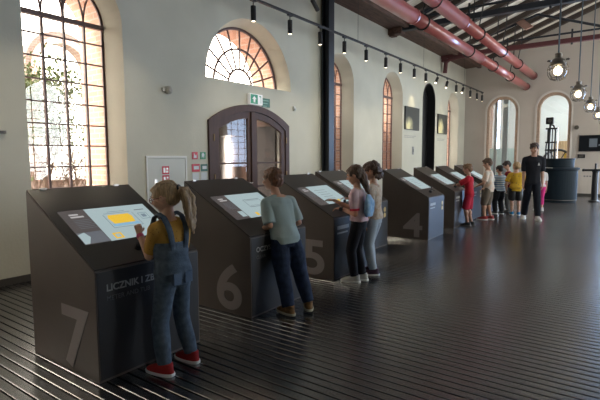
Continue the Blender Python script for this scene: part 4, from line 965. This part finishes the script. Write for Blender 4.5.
# ------------------------------------------------------------------ dark round desk, instrument, pedestal
M_desk = mat('desk_blue_black', (.010, .018, .026), .6, spec=.15)
t_ = thing('round_counter', 'dark blue-black round counter with a raised tier near end wall', 'counter', (3.92, 17.3, 0))
bm = B(); lathe(bm, [(.54, 0), (.54, .06), (.57, .08), (.57, 1.04), (.62, 1.06), (.62, 1.11), (.55, 1.13)], n=48); obj('base_drum', bm, M_desk, t_, smooth=False)
bm = B(); lathe(bm, [(.46, 1.13), (.46, 1.38), (.48, 1.39), (.48, 1.42), (.42, 1.42)], n=48); obj('upper_tier', bm, M_desk, t_)
bm = B(); lathe(bm, [(.575, .085), (.575, .10)], n=48); obj('plinth_ring', bm, M_galv, t_)
t_ = thing('open_leaflet', 'white sheet resting on the edge of the dark round counter', 'paper', (3.62, 16.85, 1.115))
bm = B(); box(bm, (-.22, -.14, 0), (.22, .14, .012)); obj('sheet', bm, M_white, t_)
bm = B(); box(bm, (-.22, -.14, .012), (-.0, .14, .020)); obj('cover', bm, M_paper, t_)
t_ = thing('exhibit_instrument', 'tall black upright instrument with square head on the dark round counter', 'instrument', (3.78, 17.3, 1.42))
bm = B(); tube(bm, [(-.16, 0, 0), (-.16, 0, .30), (-.14, 0, 1.18)], .032, 10); tube(bm, [(.02, 0, 0), (.02, 0, .9), (-.05, 0, 1.08), (-.14, 0, 1.1)], .026, 10); tube(bm, [(-.07, 0, 0), (-.07, 0, .95)], .018, 8); tube(bm, [(-.24, .0, 0), (-.24, 0, .42), (-.20, 0, .6), (-.20, 0, .95)], .022, 8); obj('stanchion', bm, M_black, t_)
bm = B(); box(bm, (-.27, -.07, 1.12), (-.05, .07, 1.34), bev=.015); hd = obj('head', bm, M_black, t_)
bm = B(); tube(bm, [(-.16, -.07, 1.23), (-.16, -.10, 1.23)], .06, 16); obj('lens', bm, M_galv, hd)
for z in (.25, .5, .95):
    bm = B(); box(bm, (-.27, -.05, z), (.07, .05, z + .05), bev=.006); obj('cross_clamp', bm, M_black, t_)
bm = B(); tube(bm, [(.09, 0, .0), (.09, 0, 1.0)], .010, 8); obj('chrome_rod', bm, M_chrome, t_)
t_ = thing('exhibit_pedestal', 'black pedestal with a crossbar on top at the right edge', 'pedestal', (4.93, 17.8, 0))
bm = B(); lathe(bm, [(.16, 0), (.16, .04), (.11, .06), (.095, .12), (.085, .95), (.10, 1.0)], n=24); obj('post', bm, M_black, t_)
bm = B(); box(bm, (-.30, -.04, 1.0), (.30, .04, 1.07), bev=.01); tube(bm, [(-.30, 0, 1.035), (-.37, 0, 1.035)], .045, 12); tube(bm, [(.30, 0, 1.035), (.37, 0, 1.035)], .045, 12); obj('crossbar', bm, M_black, t_)
bm = B(); tube(bm, [(0, 0, 1.07), (0, 0, 1.22)], .03, 12); ball(bm, (0, 0, 1.23), .035, sub=2); obj('knob', bm, M_black, t_)
# tank behind the door
bm = B(); box(bm, (-4.2, 7.0, -.3), (-4.0, 13.5, 2.75)); box(bm, (-2.7, 9.75, -.3), (-2.6, 13.5, 2.75)); struct('wall_porch', bm, mat('porch_brown', (.13, .11, .10), .6))
bm = B(); box(bm, (-4.2, 7.0, 2.75), (-.96, 13.5, 2.85)); struct('ceiling_porch', bm, mat('porch_roof', (.2, .17, .15), .8))
t_ = thing('steel_tank', 'shiny steel tank outside seen through the left door leaf', 'tank', (-2.3, 8.75, -.3))
bm = B(); lathe(bm, [(.5, 0), (.52, .05), (.52, 2.6), (.3, 2.8), (.05, 2.85)], n=40); obj('shell', bm, M_steel, t_, smooth=True)
for z in (1.2, 2.3):
    bm = B(); lathe(bm, [(.525, z), (.53, z + .01), (.53, z + .04), (.525, z + .05)], n=40); obj('hoop', bm, M_steel, t_)

# ------------------------------------------------------------------ light
w = bpy.data.worlds.new('sky'); bpy.context.scene.world = w; w.use_nodes = True; nt = w.node_tree; bg = nt.nodes['Background']
tc = nt.nodes.new('ShaderNodeTexCoord'); sp = nt.nodes.new('ShaderNodeVectorMath'); sp.operation = 'DOT_PRODUCT'; sp.inputs[1].default_value = (1, 0, 0); nt.links.new(tc.outputs['Generated'], sp.inputs[0])
mr = nt.nodes.new('ShaderNodeMapRange'); mr.inputs['From Min'].default_value = -.7; mr.inputs['From Max'].default_value = .7; nt.links.new(sp.outputs['Value'], mr.inputs[0])
cr = nt.nodes.new('ShaderNodeValToRGB'); cr.color_ramp.elements[0].color = (1.0, .90, .76, 1); cr.color_ramp.elements[1].color = (.77, .81, .81, 1); nt.links.new(mr.outputs[0], cr.inputs[0])
sp2 = nt.nodes.new('ShaderNodeVectorMath'); sp2.operation = 'DOT_PRODUCT'; sp2.inputs[1].default_value = (.25, .968, 0); nt.links.new(tc.outputs['Generated'], sp2.inputs[0])
mr2 = nt.nodes.new('ShaderNodeMapRange'); mr2.inputs['From Min'].default_value = .72; mr2.inputs['From Max'].default_value = .95; nt.links.new(sp2.outputs['Value'], mr2.inputs[0])
mxc = nt.nodes.new('ShaderNodeMix'); mxc.data_type = 'RGBA'; nt.links.new(mr2.outputs[0], mxc.inputs[0]); nt.links.new(cr.outputs[0], mxc.inputs[6]); mxc.inputs[7].default_value = (.42, .66, 1.08, 1)
nt.links.new(mxc.outputs[2], bg.inputs['Color'])
bg.inputs['Strength'].default_value = 12.
def light(name, kind, loc, energy, col=(1, 1, 1), rot=(0, 0, 0), **k):
    l = bpy.data.lights.new(name, kind); l.energy = energy; l.color = col
    for a, b in k.items(): setattr(l, a, b)
    o = bpy.data.objects.new(name, l); C.objects.link(o); o.location = loc; o.rotation_euler = rot; return o
d = V((.36, .80, -.46)); sun = light('sun', 'SUN', (0, 0, 20), 4.5, (1, .80, .60), d.to_track_quat('-Z', 'Y').to_euler(), angle=.02)
# portals in the window openings (daylight only)
for a, b, t_ in WIN.values():
    o = light('window_portal', 'AREA', (-.97, (a + b) / 2, (WZ + t_) / 2), 1, rot=(0, -PI / 2, 0), shape='RECTANGLE', size=t_ - WZ, size_y=b - a); o.data.cycles.is_portal = True
o = light('window_portal', 'AREA', (-.97, LC, LZ + LR / 2), 1, rot=(0, -PI / 2, 0), shape='RECTANGLE', size=LR, size_y=2 * LR); o.data.cycles.is_portal = True
for a, b, c, d_ in RW:
    o = light('window_portal', 'AREA', (XR + .47, (a + b) / 2, (c + d_) / 2), 1, rot=(0, PI / 2, 0), shape='RECTANGLE', size=d_ - c, size_y=b - a); o.data.cycles.is_portal = True
o = light('window_portal', 'AREA', (7.15, EY + .52, 2.3), 1, rot=(-PI / 2, 0, 0), shape='RECTANGLE', size=3.7, size_y=4.6); o.data.cycles.is_portal = True
# unseen area lights added to brighten the annex
for xx, yy in ((-1.0, EY + 4.5), (3.6, EY + 4.0)): light('annex_fill_light', 'AREA', (xx, yy, 5.3), 230, (.95, 1, .98), (0, 0, 0), shape='RECTANGLE', size=1.6, size_y=1.6)
# track spotlights: the ones that visibly lick the pictures
def aim(loc, tgt, e, size=.6, col=(1, .82, .5), blend=.8):
    d = V(tgt) - V(loc); light('track_lamp', 'SPOT', loc, e, col, d.to_track_quat('-Z', 'Y').to_euler(), spot_size=size, spot_blend=blend, shadow_soft_size=.03)
aim((TX, 14.45, 3.8), (0, 14.45, 3.15), 28, .75); aim((TX, 17.3, 3.8), (0, 17.3, 3.15), 28, .75)
for yy in EXTRA + [5.95, 6.95, 7.95, 8.9, 9.9, 10.95, 11.85, 12.8, 13.7, 16.6]: light('track_lamp', 'SPOT', (TX, yy, 3.73), 66, (1, .86, .66), (0, 0, 0), spot_size=1.75, spot_blend=1., shadow_soft_size=.04)

# ------------------------------------------------------------------ camera
cd = bpy.data.cameras.new('camera'); cam = bpy.data.objects.new('camera', cd); C.objects.link(cam)
yaw, pit, rol = math.radians(35.91), math.radians(5.275), math.radians(-.276)
fw = V((-math.sin(yaw) * math.cos(pit), math.cos(yaw) * math.cos(pit), -math.sin(pit))); r0_ = V((math.cos(yaw), math.sin(yaw), 0)); u0 = r0_.cross(fw)
rt = r0_ * math.cos(rol) + u0 * math.sin(rol); up = -r0_ * math.sin(rol) + u0 * math.cos(rol)
cam.matrix_world = Matrix(((rt.x, up.x, -fw.x, 5.99), (rt.y, up.y, -fw.y, 0), (rt.z, up.z, -fw.z, 1.5), (0, 0, 0, 1)))
cd.sensor_width = 36; cd.lens = 463.44 / 600 * 36; cd.clip_end = 200; cd.clip_start = .05
sc = bpy.context.scene; sc.camera = cam
sc.view_settings.view_transform = 'Standard'; sc.view_settings.look = 'None'; sc.view_settings.exposure = 0; sc.view_settings.gamma = 1; sc.view_settings.use_curve_mapping = False
sc.cycles.use_denoising = True; sc.cycles.max_bounces = 8; sc.cycles.diffuse_bounces = 5; sc.cycles.glossy_bounces = 4; sc.cycles.transparent_max_bounces = 12; sc.cycles.sample_clamp_indirect = 6
